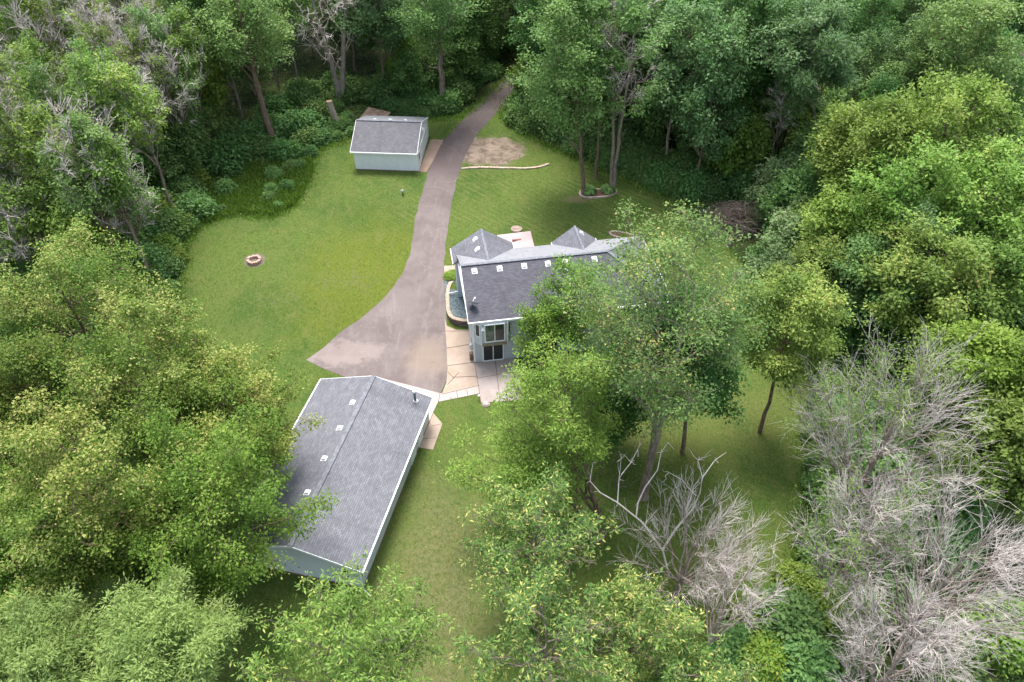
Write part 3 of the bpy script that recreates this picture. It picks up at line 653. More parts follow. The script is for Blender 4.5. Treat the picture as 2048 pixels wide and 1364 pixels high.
sp_=Vector(at(896,587,WT+.12)); ep=Vector(at(925,581,WT+.3)); c=MB(); c.tube([sp_,ep,ep+Vector((0.05,0,1.2))],.05,8); tag(c.build('drain_pipe',WHITE),'white drain pipe lying across the blue gravel bed','pipe')
# ---- long garage ----------------------------------------------------
ga_u=Vector((.217,.976)).normalized(); GA=math.atan2(-ga_u.x,ga_u.y)
near=at(-0+724.5,1144.5,2.7); GL=16.15; GW=9.75
garage=thing('long_garage','long low blue-grey garage with grey shingle gable roof at the end of the driveway','garage',(near[0],near[1],0),GA)
# local: x to the right (0 = right eave), y along the building (0 = near end)
EZ2=2.72; RZ2=4.2; xm=-GW/2
r=MB(); roofplane(r,[(0,0,EZ2),(0,GL,EZ2),(xm,GL,RZ2),(xm,0,RZ2)]); roofplane(r,[(-GW,0,EZ2),(xm,0,RZ2),(xm,GL,RZ2),(-GW,GL,EZ2)]); gr=r.build('roof',SH1,garage)
c=MB()
lineup(c,(xm,0,RZ2),(xm,GL,RZ2),.34,.04,.02); c.build('ridge_cap',CAP,gr)
b=MB(); b.hexa([(-GW+.4,.25,-.2),(-.4,.25,-.2),(-.4,GL-.25,-.2),(-GW+.4,GL-.25,-.2),(-GW+.4,.25,2.6),(-.4,.25,2.6),(-.4,GL-.25,2.6),(-GW+.4,GL-.25,2.6)])
b.poly([(-GW+.4,.25,2.6),(-.4,.25,2.6),(xm,.25,RZ2-.17)]);b.poly([(-GW+.4,GL-.25,2.6),(-.4,GL-.25,2.6),(xm,GL-.25,RZ2-.17)]); b.build('wall',siding('garage_siding',(.56,.62,.635)),garage)
b=MB(); b.box(-GW+.38,-.38,.225,.245,-.2,.14); b.box(-.395,-.375,.25,GL-.25,-.2,.14); b.build('foundation',BRICKR,garage)
c=MB(); c.box(-.004,.10,-.03,GL+.03,EZ2-.16,EZ2-.012); c.build('gutter',WHITE,garage)
c=MB(); c.box(-GW-.10,-GW+.004,-.03,GL+.03,EZ2-.16,EZ2-.012); c.build('gutter',WHITE,garage)
c=MB()
for yy in (-.02,GL+.02): lineup(c,(0,yy,EZ2),(xm,yy,RZ2),.035,.2,-.1); lineup(c,(-GW,yy,EZ2),(xm,yy,RZ2),.035,.2,-.1)
multi(c,'fascia',SIDE2,garage)
c=MB(); c.box(-.4,0,.02,GL-.02,EZ2-.19,EZ2-.165); c.build('soffit',WHITE,garage)
c=MB(); c.tube([(.05,.06,EZ2-.1),(-.3,.16,EZ2-.35),(-.36,.19,.25),(-.3,.1,.12),(.35,-.25,.07)],.05,6); c.build('downspout',WHITE,garage)
c=MB(); c.box(-1.55,-1.2,.19,.243,1.75,2.0); c.build('vent_cover',DGREY,garage)
for y in (13.2,10.5,7.5,4.4): boxvent(gr,xm-.75,y,RZ2-.75*(RZ2-EZ2)/(GW/2),(RZ2-EZ2)/(GW/2),'x',.34)
# stove pipe
sx,sy=-1.15,GL-.9; sz=EZ2+1.15*(RZ2-EZ2)/(GW/2)
c=MB(); c.tube([(sx,sy,sz-.05),(sx,sy,sz+.95)],.10,12); c.build('stove_pipe',plain('pipe_grey',(.14,.17,.18),.5),gr); c=MB(); c.tube([(sx,sy,sz+.95),(sx,sy,sz+1.12)],.15,12); c.build('pipe_cap',GALV,gr); c=MB(); c.tube([(sx,sy,sz-.04),(sx,sy,sz+.06)],[.26,.13],12); c.build('pipe_flashing',GALV,gr)
# doors on the right wall
for y0,y1_,nm in ((13.1,14.0,'door'),(11.2,12.2,'door')):
    c=MB(); c.box(-.395,-.36,y0,y1_,.08,2.15); d=c.build(nm,SIDE2,garage)
    c=MB(); c.box(-.36,-.345,y0+.15,y1_-.15,1.2,2.0); c.build('pane',GLASS2,d); c=MB(); c.box(-.398,-.35,y0-.09,y0,.05,2.24); c.box(-.398,-.35,y1_,y1_+.09,.05,2.24); c.box(-.398,-.35,y0,y1_,2.15,2.24); c.build('door_frame',WHITE,d)
c=MB(); c.box(-.40,-.28,12.58,12.72,1.8,2.1); c.tube([(-.28,12.65,2.0),(-.05,12.65,1.9)],.06,6); c.build('wall_lamp',DGREY,garage)
# ---- small shed / single garage -------------------------------------
sA=at(712,339); sB=at(838,342); SA=math.atan2(sB[1]-sA[1],sB[0]-sA[0])-R_(1.0); SW=math.dist(sA[:2],sB[:2]); SD=8.5; zb=sA[2]
shed=thing('small_garage','small pale garage with dark grey shingle roof beside the upper driveway','garage',(sA[0],sA[1],zb),SA)
E3=2.52; R3=4.22; o_=.28
b=MB(); b.hexa([(0,0,-.3),(SW,0,-.3),(SW,SD,-.3),(0,SD,-.3),(0,0,E3-.08),(SW,0,E3-.08),(SW,SD,E3-.08),(0,SD,E3-.08)]); b.poly([(0,0,E3-.08),(0,SD,E3-.08),(0,SD/2,R3-.17)]); b.poly([(SW,0,E3-.08),(SW,SD,E3-.08),(SW,SD/2,R3-.17)]); b.build('wall',SIDE2,shed)
b=MB(); b.box(-.01,SW+.01,-.02,-.003,-.2,.10); b.build('foundation',BRICKR,shed)
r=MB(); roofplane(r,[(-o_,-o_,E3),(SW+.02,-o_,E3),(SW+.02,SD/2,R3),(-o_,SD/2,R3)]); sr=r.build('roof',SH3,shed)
r=MB(); roofplane(r,[(-o_,SD/2,R3),(SW+.02,SD/2,R3),(SW+.02,SD+o_,E3),(-o_,SD+o_,E3)]); r.build('roof',shingles('shed_lit_far_shingles',(.16,.17,.185),(.21,.22,.235)),shed)  # light on the far slope is put into this paler shingle colour
c=MB(); lineup(c,(-o_,SD/2,R3),(SW+.02,SD/2,R3),.3,.04,.02); c.build('ridge_cap',CAP,sr)
c=MB(); c.box(-o_-.02,SW+.04,-o_-.09,-o_-.004,E3-.16,E3-.01); c.build('gutter',WHITE,shed)
c=MB(); lineup(c,(SW+.04,-o_,E3),(SW+.04,SD/2,R3),.035,.2,-.1); lineup(c,(SW+.04,SD/2,R3),(SW+.04,SD+o_,E3),.035,.2,-.1); lineup(c,(-o_-.02,-o_,E3),(-o_-.02,SD/2,R3),.035,.2,-.1); multi(c,'fascia',WHITE,shed)
for u in (1.9,3.75,5.6): boxvent(sr,u,SD/2+.35,R3-.35*.36,-.36,'y',.36)
c=MB(); c.box(SW+.002,SW+.03,.55,1.5,.05,2.05); d=c.build('door',WHITE,shed); c=MB(); c.box(SW+.03,SW+.04,.7,1.35,1.1,1.85); c.build('pane',GLASS,d)
c=MB(); c.box(SW+.003,SW+.05,.45,.55,.02,2.15);c.box(SW+.003,SW+.05,1.5,1.6,.02,2.15);c.box(SW+.003,SW+.05,.55,1.5,2.05,2.15); c.build('door_frame',WHITE,d)
c=MB(); 
for k in range(4): c.box(SW+.002,SW+.028+.004*(k%2),2.3,7.1,.03+k*.52,.53+k*.52)
d=c.build('garage_door',SIDE2,shed)
c=MB(); c.box(SW+.003,SW+.055,2.18,2.3,.02,2.24);c.box(SW+.003,SW+.055,7.1,7.22,.02,2.24);c.box(SW+.003,SW+.055,2.3,7.1,2.12,2.24); c.build('door_frame',WHITE,d)
c=MB(); c.box(SW+.02,SW+.14,SD/2-.1,SD/2+.1,3.2,3.42); c.tube([(SW+.1,SD/2-.2,3.3),(SW+.2,SD/2-.22,3.2)],.06,6); c.tube([(SW+.1,SD/2+.2,3.3),(SW+.2,SD/2+.22,3.2)],.06,6); c.build('floodlight',WHITE,shed)
# brown board lean-to behind it
lx,ly,lz=at(747,236,3.0); lt=thing('lean_to','low brown board-roofed lean-to in the bushes behind the small garage','lean-to',(lx,ly,hz(ly)),-.45)
c=MB(); c.hexa([(-1.7,-1.3,1.2),(1.7,-1.3,1.2),(1.7,1.5,1.9),(-1.7,1.5,1.9),(-1.7,-1.3,1.27),(1.7,-1.3,1.27),(1.7,1.5,1.97),(-1.7,1.5,1.97)])
for k in range(9): c.hexa([(-1.65+k*.39,-1.3,1.275),(-1.62+k*.39,-1.3,1.275),(-1.62+k*.39,1.5,1.975),(-1.65+k*.39,1.5,1.975),(-1.65+k*.39,-1.3,1.3),(-1.62+k*.39,-1.3,1.3),(-1.62+k*.39,1.5,2.0),(-1.65+k*.39,1.5,2.0)])
c.build('roof',OLDWOOD,lt); c=MB()
for x in (-1.5,1.5):
    for y,h in ((-1.1,1.24),(1.3,1.84)): c.box(x-.06,x+.06,y-.06,y+.06,-.2,h)
multi(c,'post',OLDWOOD,lt)
# ---- small yard things ----------------------------------------------
def ring_stones(path,w,h,z,closed,par,name,mat,L=.3,seed=1):
    rg=random.Random(seed); b=MB(); pts=[Vector(p) for p in path]+([Vector(path[0])] if closed else [])
    acc=0
    for a,c_ in zip(pts,pts[1:]):
        d=c_-a; Ls=d.length; n=max(1,round(Ls/L)); d/=Ls; nn=Vector((-d.y,d.x))
        for i in range(n):
            s0=Ls*i/n+.012; s1=Ls*(i+1)/n-.012; j=rg.uniform(-.015,.015); zz=z(a.y+d.y*s0) if callable(z) else z; hh=h*rg.uniform(.85,1.15)
            q=[a+d*s0-nn*(w/2)+nn*j,a+d*s1-nn*(w/2)+nn*j,a+d*s1+nn*(w/2)+nn*j,a+d*s0+nn*(w/2)+nn*j]
            b.hexa([(p.x,p.y,zz-.05) for p in q]+[(p.x,p.y,zz+hh) for p in q])
    return b.build(name,mat,par)
fx,fy,fz=at(509,523); fp=thing('fire_pit','round brick-ringed fire pit in the middle of the left lawn','fire pit',(fx,fy,fz+.02))
ring_stones([(.60*math.cos(i*math.pi/9),.60*math.sin(i*math.pi/9)) for i in range(18)],.27,.34,0,True,fp,'stone_ring',PITSTONE,.22)
b=MB(); b.prism([(.5*math.cos(i*.3927),.5*math.sin(i*.3927)) for i in range(16)],-.02,.05); b.build('ash_bed',ASH,fp)
ep_=smoothpoly(G([(923,338),(960,335.5),(1010,337),(1050,338),(1075,336),(1098,329)]),2,False)
o=ring_stones(ep_,.28,.14,lambda y:hz(y)+.01,False,None,'stone_edging',STONE,.34,4); tag(o,'curved line of pale stone blocks edging the lawn right of the upper driveway','edging')
def bed(name,label,pts,cat='flower bed'):
    P=smoothpoly([at(x,y)[:2] for x,y in pts],2); cx=sum(p[0] for p in P)/len(P); cy=sum(p[1] for p in P)/len(P)
    t=thing(name,label,cat,(cx,cy,hz(cy)+.01)); Q=[(p[0]-cx,p[1]-cy) for p in P]
    ring_stones(Q,.20,.16,0,True,t,'stone_edging',STONE,.35); b=MB(); b.prism(Q,-.05,.07); b.build('mulch',MULCH,t); return t
bed('tree_bed','kidney shaped stone-edged mulch bed around two tree trunks on the north lawn',[(1158,388),(1162,381),(1180,380),(1210,380),(1231,378),(1234,386),(1222,393),(1190,397),(1165,396)])
bed('mulch_bed','long narrow brick-edged mulch bed on the lawn beyond the right wing',[(1217,466),(1228,463),(1262,470),(1284,476),(1284,482),(1262,481),(1225,474)])
# post / hydrant on the left lawn, path light, boulder, stump
x,y,z=at(806,391); t=thing('hand_pump','small dark pump standing alone on the lawn left of the driveway','pump',(x,y,z)); c=MB(); c.tube([(0,0,0),(0,0,.55)],[.09,.07],8); multi(c,'post',DGREY,t); c=MB(); c.tube([(0,0,.5),(0,0,.72)],[.12,.10],8); c.tube([(.05,0,.62),(-.3,.0,.68)],.03,6); c.build('pump_head',GALV,t)
x,y,z=at(958,800); t=thing('path_light','small white path light on a thin stake in the grass below the patio','path light',(x,y,z)); c=MB(); c.tube([(0,0,-.1),(0,0,.5)],.02,6); c.build('stake',DGREY,t); c=MB(); c.tube([(0,0,.45),(0,0,.60)],.07,10); c.tube([(0,0,.60),(0,0,.66)],[.10,.03],10); c.build('lamp_head',WHITE,t)
def rock(name,label,x,y,z,sx,sy,sz,seed,mat,cat):
    bm=bmesh.new(); bmesh.ops.create_icosphere(bm,subdivisions=3,radius=1); rg=random.Random(seed); ph=[rg.uniform(0,6) for _ in range(6)]
    for v in bm.verts:
        k=1+.10*math.sin(3*v.co.x+ph[0])+.08*math.sin(4*v.co.y+ph[1])+.06*math.sin(6*v.co.z+ph[2])+.04*math.sin(9*v.co.x+5*v.co.y+ph[3]); v.co=Vector((v.co.x*sx*k,v.co.y*sy*k,v.co.z*sz*k))
    me=bpy.data.meshes.new(name); bm.to_mesh(me); bm.free(); me.materials.append(mat); o=link(name,me); o.location=(x,y,z+sz*.35); tag(o,label,cat); return o
x,y,z=at(972,809); rock('boulder','flat pale boulder in the grass below the patio',x,y,z,.36,.30,.16,3,ROCK,'boulder')
x,y,z=at(1364,425); rock('boulder','brown boulder at the far right corner of the north lawn beside the bushes',x,y,z,.5,.42,.32,5,plain('brown_rock',(.20,.13,.10),.9),'boulder')
x,y,z=at(1277,480); 
def stump(label,x,y,z,r,h,lean=(0,0),mat=BARK,seed=1,name='tree_stump'):
    t=thing(name,label,'stump',(x,y,z)); c=MB(); n=12; rg=random.Random(seed); ks=[rg.uniform(.85,1.15) for _ in range(n)]
    lv=[]; 
    for zz,rr in ((-.1,1.35),(.15,1.08),(h*.5,.95),(h,.88)):
        lv.append([(lean[0]*zz/h+r*rr*ks[i]*math.cos(i*2*math.pi/n),lean[1]*zz/h+r*rr*ks[i]*math.sin(i*2*math.pi/n),zz) for i in range(n)])
    for a,b_ in zip(lv,lv[1:]):
        for i in range(n): j=(i+1)%n; c.poly([a[i],a[j],b_[j],b_[i]])
    c.build('trunk',mat,t); c=MB(); c.poly([(p[0],p[1],h+.0) for p in lv[-1]]); c.build('cut_face',plain('cut_wood',(.26,.17,.11),.9),t); return t
stump('short dark stump at the end of the narrow brick-edged bed',x,y,z,.28,1.0)
x,y,z=at(678,256); stump('tall broken tree stump in the bushes left of the small garage',x,y,z,.42,3.6,(-.7,.2),BARKD,4)
x,y,z=at(1458,492); stump('pale cut stump in the bushes beside the brush pile',x,y,z,.3,.9,(0,0),BARKP,6)
# ================================================================ TREES
def clear_at(x,y):  # is the spot off the buildings
    return True
HERO=[]
def hero(label,lm,wm=BARK,base=None,crown=None,zc=8,rpx=120,H=None,cb=None,seed=1,rm=None,group=None,name='tree',**kw):
    cx,cy,_=at(crown[0],crown[1],zc); Z=proj(cx,cy,zc)[2]; R=rm or rpx*Z/F_PX
    if base is None: bx,by=cx,cy
    elif isinstance(base[0],float): bx,by=base
    else: bx,by,_=at(*base)
    bz=hz(by); H=H or (zc+R*.9-bz); cb=cb if cb is not None else max(.8,zc-R*1.0-bz)
    Z0=max(25,Z); fs=1.0
    d=dict(H=H,R=R,base=cb,off=(cx-bx,cy-by),name=name); d.update(kw)
    if 'per' in d: d['per']=int(d['per']*PERK)
    HERO.append((bx,by,R))
    return plant_tree(grow(seed,**d),label,group,(bx,by,bz),0,(1,1,1),wm,LM[lm] if lm else None,name,'tree',TWIG if not lm or d.get('fine') else None)
PERK=1.0
TWIG=bark('twig_pale',(.44,.385,.35),(.68,.615,.57)); TWIGG=bark('twig_grey',(.38,.335,.29),(.62,.56,.50))
LIN=dict(mixt=.55,leafy=.9,limbs=26,subs=7,twigs=5,per=46,sig=.31,ll=.175,lw=.11,tr=.24,droop=.35,lumps=9)
hero('linden at the left edge beside the dark wood, round crown full of pale blooms','linden',crown=(150,628),zc=11,rpx=150,seed=11,H=17,cb=5,**LIN)
hero('linden crown reaching down from the left edge below the round one','linden',crown=(45,790),zc=11,rpx=120,seed=12,**LIN)
hero('tall linden with cream blooms in the middle of the left row, over the lawn','linden',crown=(290,745),zc=12,rpx=150,seed=13,**LIN)
hero('linden nearest the far left eave of the long garage','linden',base=(-21.3,36.0),crown=(470,835),zc=9,rpx=130,seed=14,**LIN)
hero('linden with dark green skirt spreading over the near left corner of the long garage roof','lindengreen',base=(-21.2,26.8),crown=(440,1010),zc=9.5,rpx=165,seed=15,H=15.5,cb=2.2,**LIN)
hero('broad yellow-green linden at lower left with bare twigs below its crown','linden',crown=(210,980),zc=11,rpx=185,seed=16,deadlimbs=6,**LIN)
hero('linden at the bottom left edge above the bright ash','linden',crown=(30,1130),zc=8,rpx=140,seed=17,deadlimbs=5,**LIN)
hero('small linden wedged between two big ones on the left','linden',crown=(85,915),zc=9,rpx=95,seed=18,deadlimbs=4,**{**LIN,'limbs':20})
hero('dark green linden low against the end wall of the long garage','lindengreen',crown=(330,1090),zc=6,rpx=115,seed=19,**{**LIN,'limbs':20})
WIL=dict(limbs=26,subs=8,twigs=5,per=46,sig=.28,ll=.24,lw=.07,tr=.2,droop=-.15,lumps=7)
hero('silvery pale willow-leaved tree at the bottom edge left of the garage gap','willow',crown=(325,1300),zc=9,rpx=125,seed=21,**WIL)
hero('bright pale green tree cut by the bottom left corner','willow',crown=(70,1345),zc=9,rpx=130,seed=22,**WIL)
CH=dict(mixt=.22,leafy=.72,limbs=24,subs=7,twigs=4,per=20,sig=.18,ll=.26,lw=.085,tr=.2,droop=.45,lumps=8,wk=6)
hero('rounded green tree at the bottom edge in front of the long garage corner','ash',BARKG,crown=(700,1325),zc=9,rpx=175,seed=23,deadlimbs=8,**{**CH,'limbs':30,'subs':8,'per':24})
hero('sparse yellow-blooming tree at bottom centre, topmost of the group','chestnut',BARKG,crown=(1075,1075),zc=8,rpx=135,seed=24,deadlimbs=5,bare=.1,**CH)
hero('sparse yellow-blooming tree at the bottom centre edge with long grey bare limbs','chestnut',BARKG,crown=(1090,1290),zc=8,rpx=165,seed=25,deadlimbs=9,bare=.1,**CH)
hero('yellow-blooming tree at the bottom edge, right of the grey-limbed one','chestnut',BARKG,crown=(1270,1255),zc=7,rpx=110,seed=26,deadlimbs=6,bare=.1,**CH)
hero('low yellow-blooming tree at the bottom edge beside the dead branches','chestnut',BARKG,crown=(1400,1375),zc=6,rpx=110,seed=27,deadlimbs=4,**CH)
hero('bright green tree hiding the patio, leaning left from its trunk','bright',base=(1205,1075),crown=(1112,835),zc=9.5,rpx=108,seed=31,H=15.5,cb=3.5,leafy=.85,limbs=24,subs=8,twigs=5,per=27,sig=.3,ll=.22,lw=.08,tr=.25,droop=0,deadlimbs=4,lumps=9)
hero('light green leafy tree with dead twigs inside, over the lawn below the patio','bright',base=(1205,1085),crown=(1030,930),zc=6.5,rpx=105,seed=32,limbs=20,subs=7,twigs=5,per=28,sig=.3,ll=.22,lw=.08,tr=.16,droop=0,deadlimbs=5,bare=.1,squash=.8)
hero('silver maple towering over the right end of the house roof','maple',BARKG,base=(1285,995),crown=(1314,630),zc=16,rpx=190,seed=33,H=22.2,cb=9,limbs=34,subs=8,twigs=5,per=26,leafy=.92,sig=.36,ll=.18,lw=.105,tr=.34,droop=.2,deadlimbs=5,lumps=10,trunks=2)
hero('yellow-green tree growing against the back wall of the house','lime',base=(1130,745),crown=(1150,622),zc=6.5,rpx=70,seed=34,H=11.5,cb=2.5,limbs=20,subs=7,twigs=4,per=15,sig=.3,ll=.2,lw=.13,tr=.16)
hero('small yellow-green tree with airy branches beside the sliding doors','lime',base=(1085,735),crown=(1070,680),zc=4.8,rpx=42,seed=35,H=8,cb=2,limbs=14,subs=5,twigs=4,per=16,sig=.25,ll=.19,lw=.13,tr=.1)
hero('dark green maple with straight trunk on the shaded back lawn','dark',base=(1365,905),crown=(1375,700),zc=11,rpx=115,seed=36,H=16,cb=4.5,limbs=26,subs=7,twigs=4,per=32,sig=.4,ll=.22,lw=.15,tr=.2)
hero('dark green low limbs of a maple between the house and the tall twin trunk','dark',base=(1225,880),crown=(1215,800),zc=5,rpx=75,seed=37,H=9,cb=2,limbs=18,subs=6,twigs=4,per=30,sig=.4,ll=.22,lw=.15,tr=.14)
hero('green tree at the right side of the back lawn with bare dark trunk','ash',base=(1520,865),crown=(1575,655),zc=11,rpx=95,seed=38,H=15.5,cb=6,limbs=24,subs=7,twigs=4,per=30,sig=.35,ll=.22,lw=.12,tr=.2)
WA=dict(limbs=26,subs=7,twigs=4,per=26,sig=.38,ll=.30,lw=.17,tr=.25,droop=.15,deadlimbs=3,lumps=9)
k=41
for (x,y,z,r,lm,lab) in [(1735,290,14,95,'walnut','left shoulder of the big sunlit yellow-green trees at the right, standing nearest the dead snag'),
    (1890,265,15,115,'walnut','topmost of the sunlit yellow-green trees at the right'),(1815,410,12,120,'walnut','widest of the sunlit yellow-green trees, in their middle'),
    (1985,400,13,110,'walnut','sunlit yellow-green tree at the right edge of the picture'),(1690,455,9,80,'walnut','lowest of the sunlit yellow-green trees, next to the grey-green scrub trees'),
    (1850,570,10,115,'ash','mid green tree below the sunlit group, above the bare crowns'),(1975,560,10,100,'ash','mid green tree at the right edge above the golden one'),
    (1740,560,8,85,'forest2','dull green tree between the scrub and the mid green trees on the right'),(1640,560,7,75,'ash','green tree behind the back lawn tree on the right'),
    (1980,745,10,105,'yellowgreen','golden green tree at the right edge above the bare grey trees'),(2040,900,8,110,'ash','green tree at the right edge behind the bare branches'),
    (1578,385,5,66,'dry','grey-green scrubby tree beyond the brush pile'),(1600,480,5,75,'dry','grey-green scrubby tree to the right of the brush pile'),(1545,560,4,56,'dry','dull bushy tree between the brush pile and the maple crown'),
    (1445,185,9,55,'lime','lime green young tree glowing among the dark trees at top right'),(1925,95,17,95,'forest2','round topped green tree at top right'),
    (1790,205,10,70,'forest','darker green tree left of the sunlit group'),(1350,110,13,80,'forest2','tall green tree behind the twin bare trunks')]:
    hero(lab,lm,crown=(x,y),zc=z,rpx=r,seed=k,**{**WA,**(dict(sig=.3,per=20,deadlimbs=8) if lm=='dry' else {})}); k+=1
hero('silvery oak with dead lower limbs, its crown pale among the dark trees','silver',BARKG,base=(1618,345),crown=(1610,95),zc=19,rpx=88,seed=60,**{**WA,'deadlimbs':7})
TO=dict(subs=7,twigs=4,per=22,sig=.4,ll=.3,lw=.17,droop=.1)
hero('tall leafy tree in the kidney shaped bed, crown nearly down to the grass','forest2',base=(1167,388),crown=(1128,170),zc=14,rpx=88,seed=61,H=23,cb=5,limbs=34,tr=.26,**TO)
hero('tall thin tree with whitewashed foot behind the kidney shaped bed','forest2',base=(1193,358),crown=(1196,130),zc=16,rpx=45,seed=62,H=23,cb=9,limbs=14,tr=.2,bare=.3,**TO)
hero('tall twin-stemmed tree with dying bare top in the kidney shaped bed','forest2',BARKG,base=(1223,382),crown=(1245,120),zc=17,rpx=70,seed=63,H=24,cb=7,limbs=20,tr=.25,bare=.62,trunks=2,deadlimbs=4,fine=2,**TO)
hero('large dead forked tree with peeling bark behind the small garage',None,BARKP,base=(683,205),crown=(665,20),zc=14,rpx=105,seed=64,H=19,cb=5.5,limbs=12,subs=6,twigs=4,tr=.48,far=True,leafy=0,fine=3,trunks=2)
hero('thick-trunked tree with half bare crown beside the upper driveway','forest2',BARKG,base=(887,213),crown=(872,40),zc=14,rpx=85,seed=65,H=19,cb=9,limbs=20,tr=.50,bare=.25,deadlimbs=6,**TO)
hero('leaning big-trunked tree at the left wood edge in front of the bushes','forest2',base=(548,298),crown=(488,70),zc=15,rpx=95,seed=66,H=20,cb=10,limbs=24,tr=.52,deadlimbs=3,**TO)
hero('massive furrowed trunk by the bend of the driveway in the wood','forest',base=(975,105),crown=(980,-90),zc=14,rpx=90,seed=67,H=18,cb=8,limbs=22,tr=.5,**TO)
# bare, dying trees at the lower right
BR=dict(steep=1.6,sp=.48,lg=1.75,subs=8,twigs=5,fine=2,per=16,sig=.24,ll=.2,lw=.08)
hero('wide bare grey tree with green tufts on top, nearest the back lawn at right','ash',BARKP,crown=(1775,875),zc=9,rpx=155,seed=71,H=15,cb=3,limbs=30,tr=.28,leafy=.6,bare=.35,**BR)
hero('bare pinkish grey tree with a few yellow-green sprigs below the wide one','ash',BARKP,crown=(1705,1090),zc=7.5,rpx=108,seed=72,H=12.5,cb=3,limbs=26,tr=.22,leafy=.4,bare=.55,**BR)
hero('largest bare grey tree at the right edge, its twigs fanning to the corner',None,BARKP,crown=(1890,1165),zc=8,rpx=175,seed=73,H=13,cb=2.5,limbs=32,tr=.3,leafy=0,**BR)
hero('bare tree cut by the bottom edge at lower right',None,BARKP,crown=(1790,1330),zc=7,rpx=120,seed=74,H=12,cb=2,limbs=26,tr=.24,leafy=0,**BR)
hero('bare grey tree with broken pale limbs standing in the middle of the shaded lawn',None,BARKP,base=(1348,1195),crown=(1385,1100),zc=5,rpx=118,seed=75,H=8.2,cb=2,limbs=17,tr=.2,leafy=0,**BR)
hero('bare tree with fan of thin twigs at the lower edge of the shaded lawn',None,BARKP,base=(1400,1330),crown=(1475,1170),zc=5,rpx=85,seed=76,H=8.5,cb=2,limbs=15,tr=.16,leafy=0,**BR)
hero('thin bare tree at the right margin of the back lawn',None,BARKP,base=(1640,960),crown=(1615,800),zc=7,rpx=50,seed=77,H=11,cb=3,limbs=12,tr=.13,leafy=0,subs=6,twigs=5,fine=2)
sn=[o for o in bpy.data.objects if o.get('label','').startswith('bare grey tree with broken')][0]
def w3(pts): 
    bx,by,bz=sn.location; return np.array([np.array(at(x,y,z))-np.array([bx,by,bz]) for x,y,z in pts])
rq=np.random.default_rng(5)
for pts,r0 in (([(1338,1150,1.8),(1325,1100,3.6),(1285,1045,5.5),(1235,1005,7),(1200,985,7.6),(1180,962,8.3),(1186,925,9.3)],.12),([(1325,1100,3.6),(1350,1060,5),(1385,1018,6.6),(1400,985,8),(1405,955,8.8),(1430,920,9.7),(1452,905,10)],.13),
    ([(1272,1035,5.8),(1276,1005,6.6),(1290,975,7.4),(1315,940,8.6),(1322,905,9.6),(1336,885,10)],.08),([(1235,1005,7),(1238,960,8.2),(1242,918,9.6)],.06),([(1242,950,8.6),(1262,925,9.4),(1280,890,10.4)],.045),([(1368,1035,6),(1385,985,7.6),(1365,960,8.4),(1338,945,9)],.05),([(1405,955,8.8),(1396,920,9.6)],.04)):
    W=Wood(); W.tube(w3(pts),r0*.68,.014,6)
    Q=w3(pts)
    for i in range(7):
        j=int(rq.integers(1,len(Q))); L=rq.uniform(.5,1.3); W.tube(curve(Q[j],Q[j]+rq.normal(0,.5,3)*L+np.array([0,0,.4*L]),(0,0,0),3,rq,.07),.022,.006,3)
    me=W.mesh('broken_limb'); me.materials.append(TWIG); link('broken_limb',me,sn)
# bare and sparse trees at the upper left wood edge
LB=dict(steep=2.2,sp=.5,lg=1.6,subs=7,twigs=5,per=16,sig=.35,ll=.3,lw=.15,far=True)
k=81
for (x,y,z,r,bare,lab) in [(250,60,14,85,.95,'bare grey twiggy tree high in the upper left wood'),(90,110,14,85,.9,'half bare tree at the upper left corner'),(170,300,13,85,.85,'bare forked tree with pale trunk in the left wood'),
    (60,300,12,80,.6,'yellow-green thin crowned tree at the left edge'),(150,200,13,75,.65,'light green crown among bare twigs in the left wood'),(330,170,13,65,.75,'tall slim tree with twiggy top left of the leaning trunk'),
    (30,450,10,80,.7,'bare branched tree at the left edge above the lindens'),(240,400,10,70,.7,'slender tree over the bushes at the left wood edge'),(110,440,10,75,.15,'leafy mid green tree near the left edge')]:
    hero(lab,'ash' if k%2 else 'forest2',BARKG,crown=(x,y),zc=z,rpx=r,seed=k,limbs=20,tr=.2,bare=bare,fine=2 if bare>.4 else 0,**LB); k+=1
k=91
for (bx_,by_,lab,bare) in [(430,322,'slim tree with bare brown trunk standing next left of the leaning big-trunked tree',.4),(377,322,'slim leaning trunk in front of the dark wood, left of the weedy bay',.5),(372,354,'tall slender trunk at the lawn side of the left wood',.45),(356,447,'trunk rising from the bushes at the left end of the weedy bay',.2),
    (266,590,'pale bare trunk at the lawn corner just above the round linden',.6),(308,567,'straight brown trunk at the lawn edge left of the fire pit',.35),(198,544,'brown trunk in the dark wood above the round linden',.4),(88,500,'slender trunk at the left edge above the lindens',.5),(140,400,'slender pale trunk deep in the left wood',.6),(300,440,'slender brown trunk in the middle of the left wood',.5)]:
    X,Y,Z_=at(bx_,by_); px,py,_=proj(X,Y,Z_+13)
    hero(lab,['ash','walnut','forest2'][k%3],BARK if k%2 else BARKG,base=(bx_,by_),crown=(px-6+7*(k%3),py),zc=Z_+13,rpx=1,rm=2.6,H=17.5,cb=8.5,seed=k,limbs=15,tr=.24,bare=bare,deadlimbs=3,fine=1,**LB); k+=1
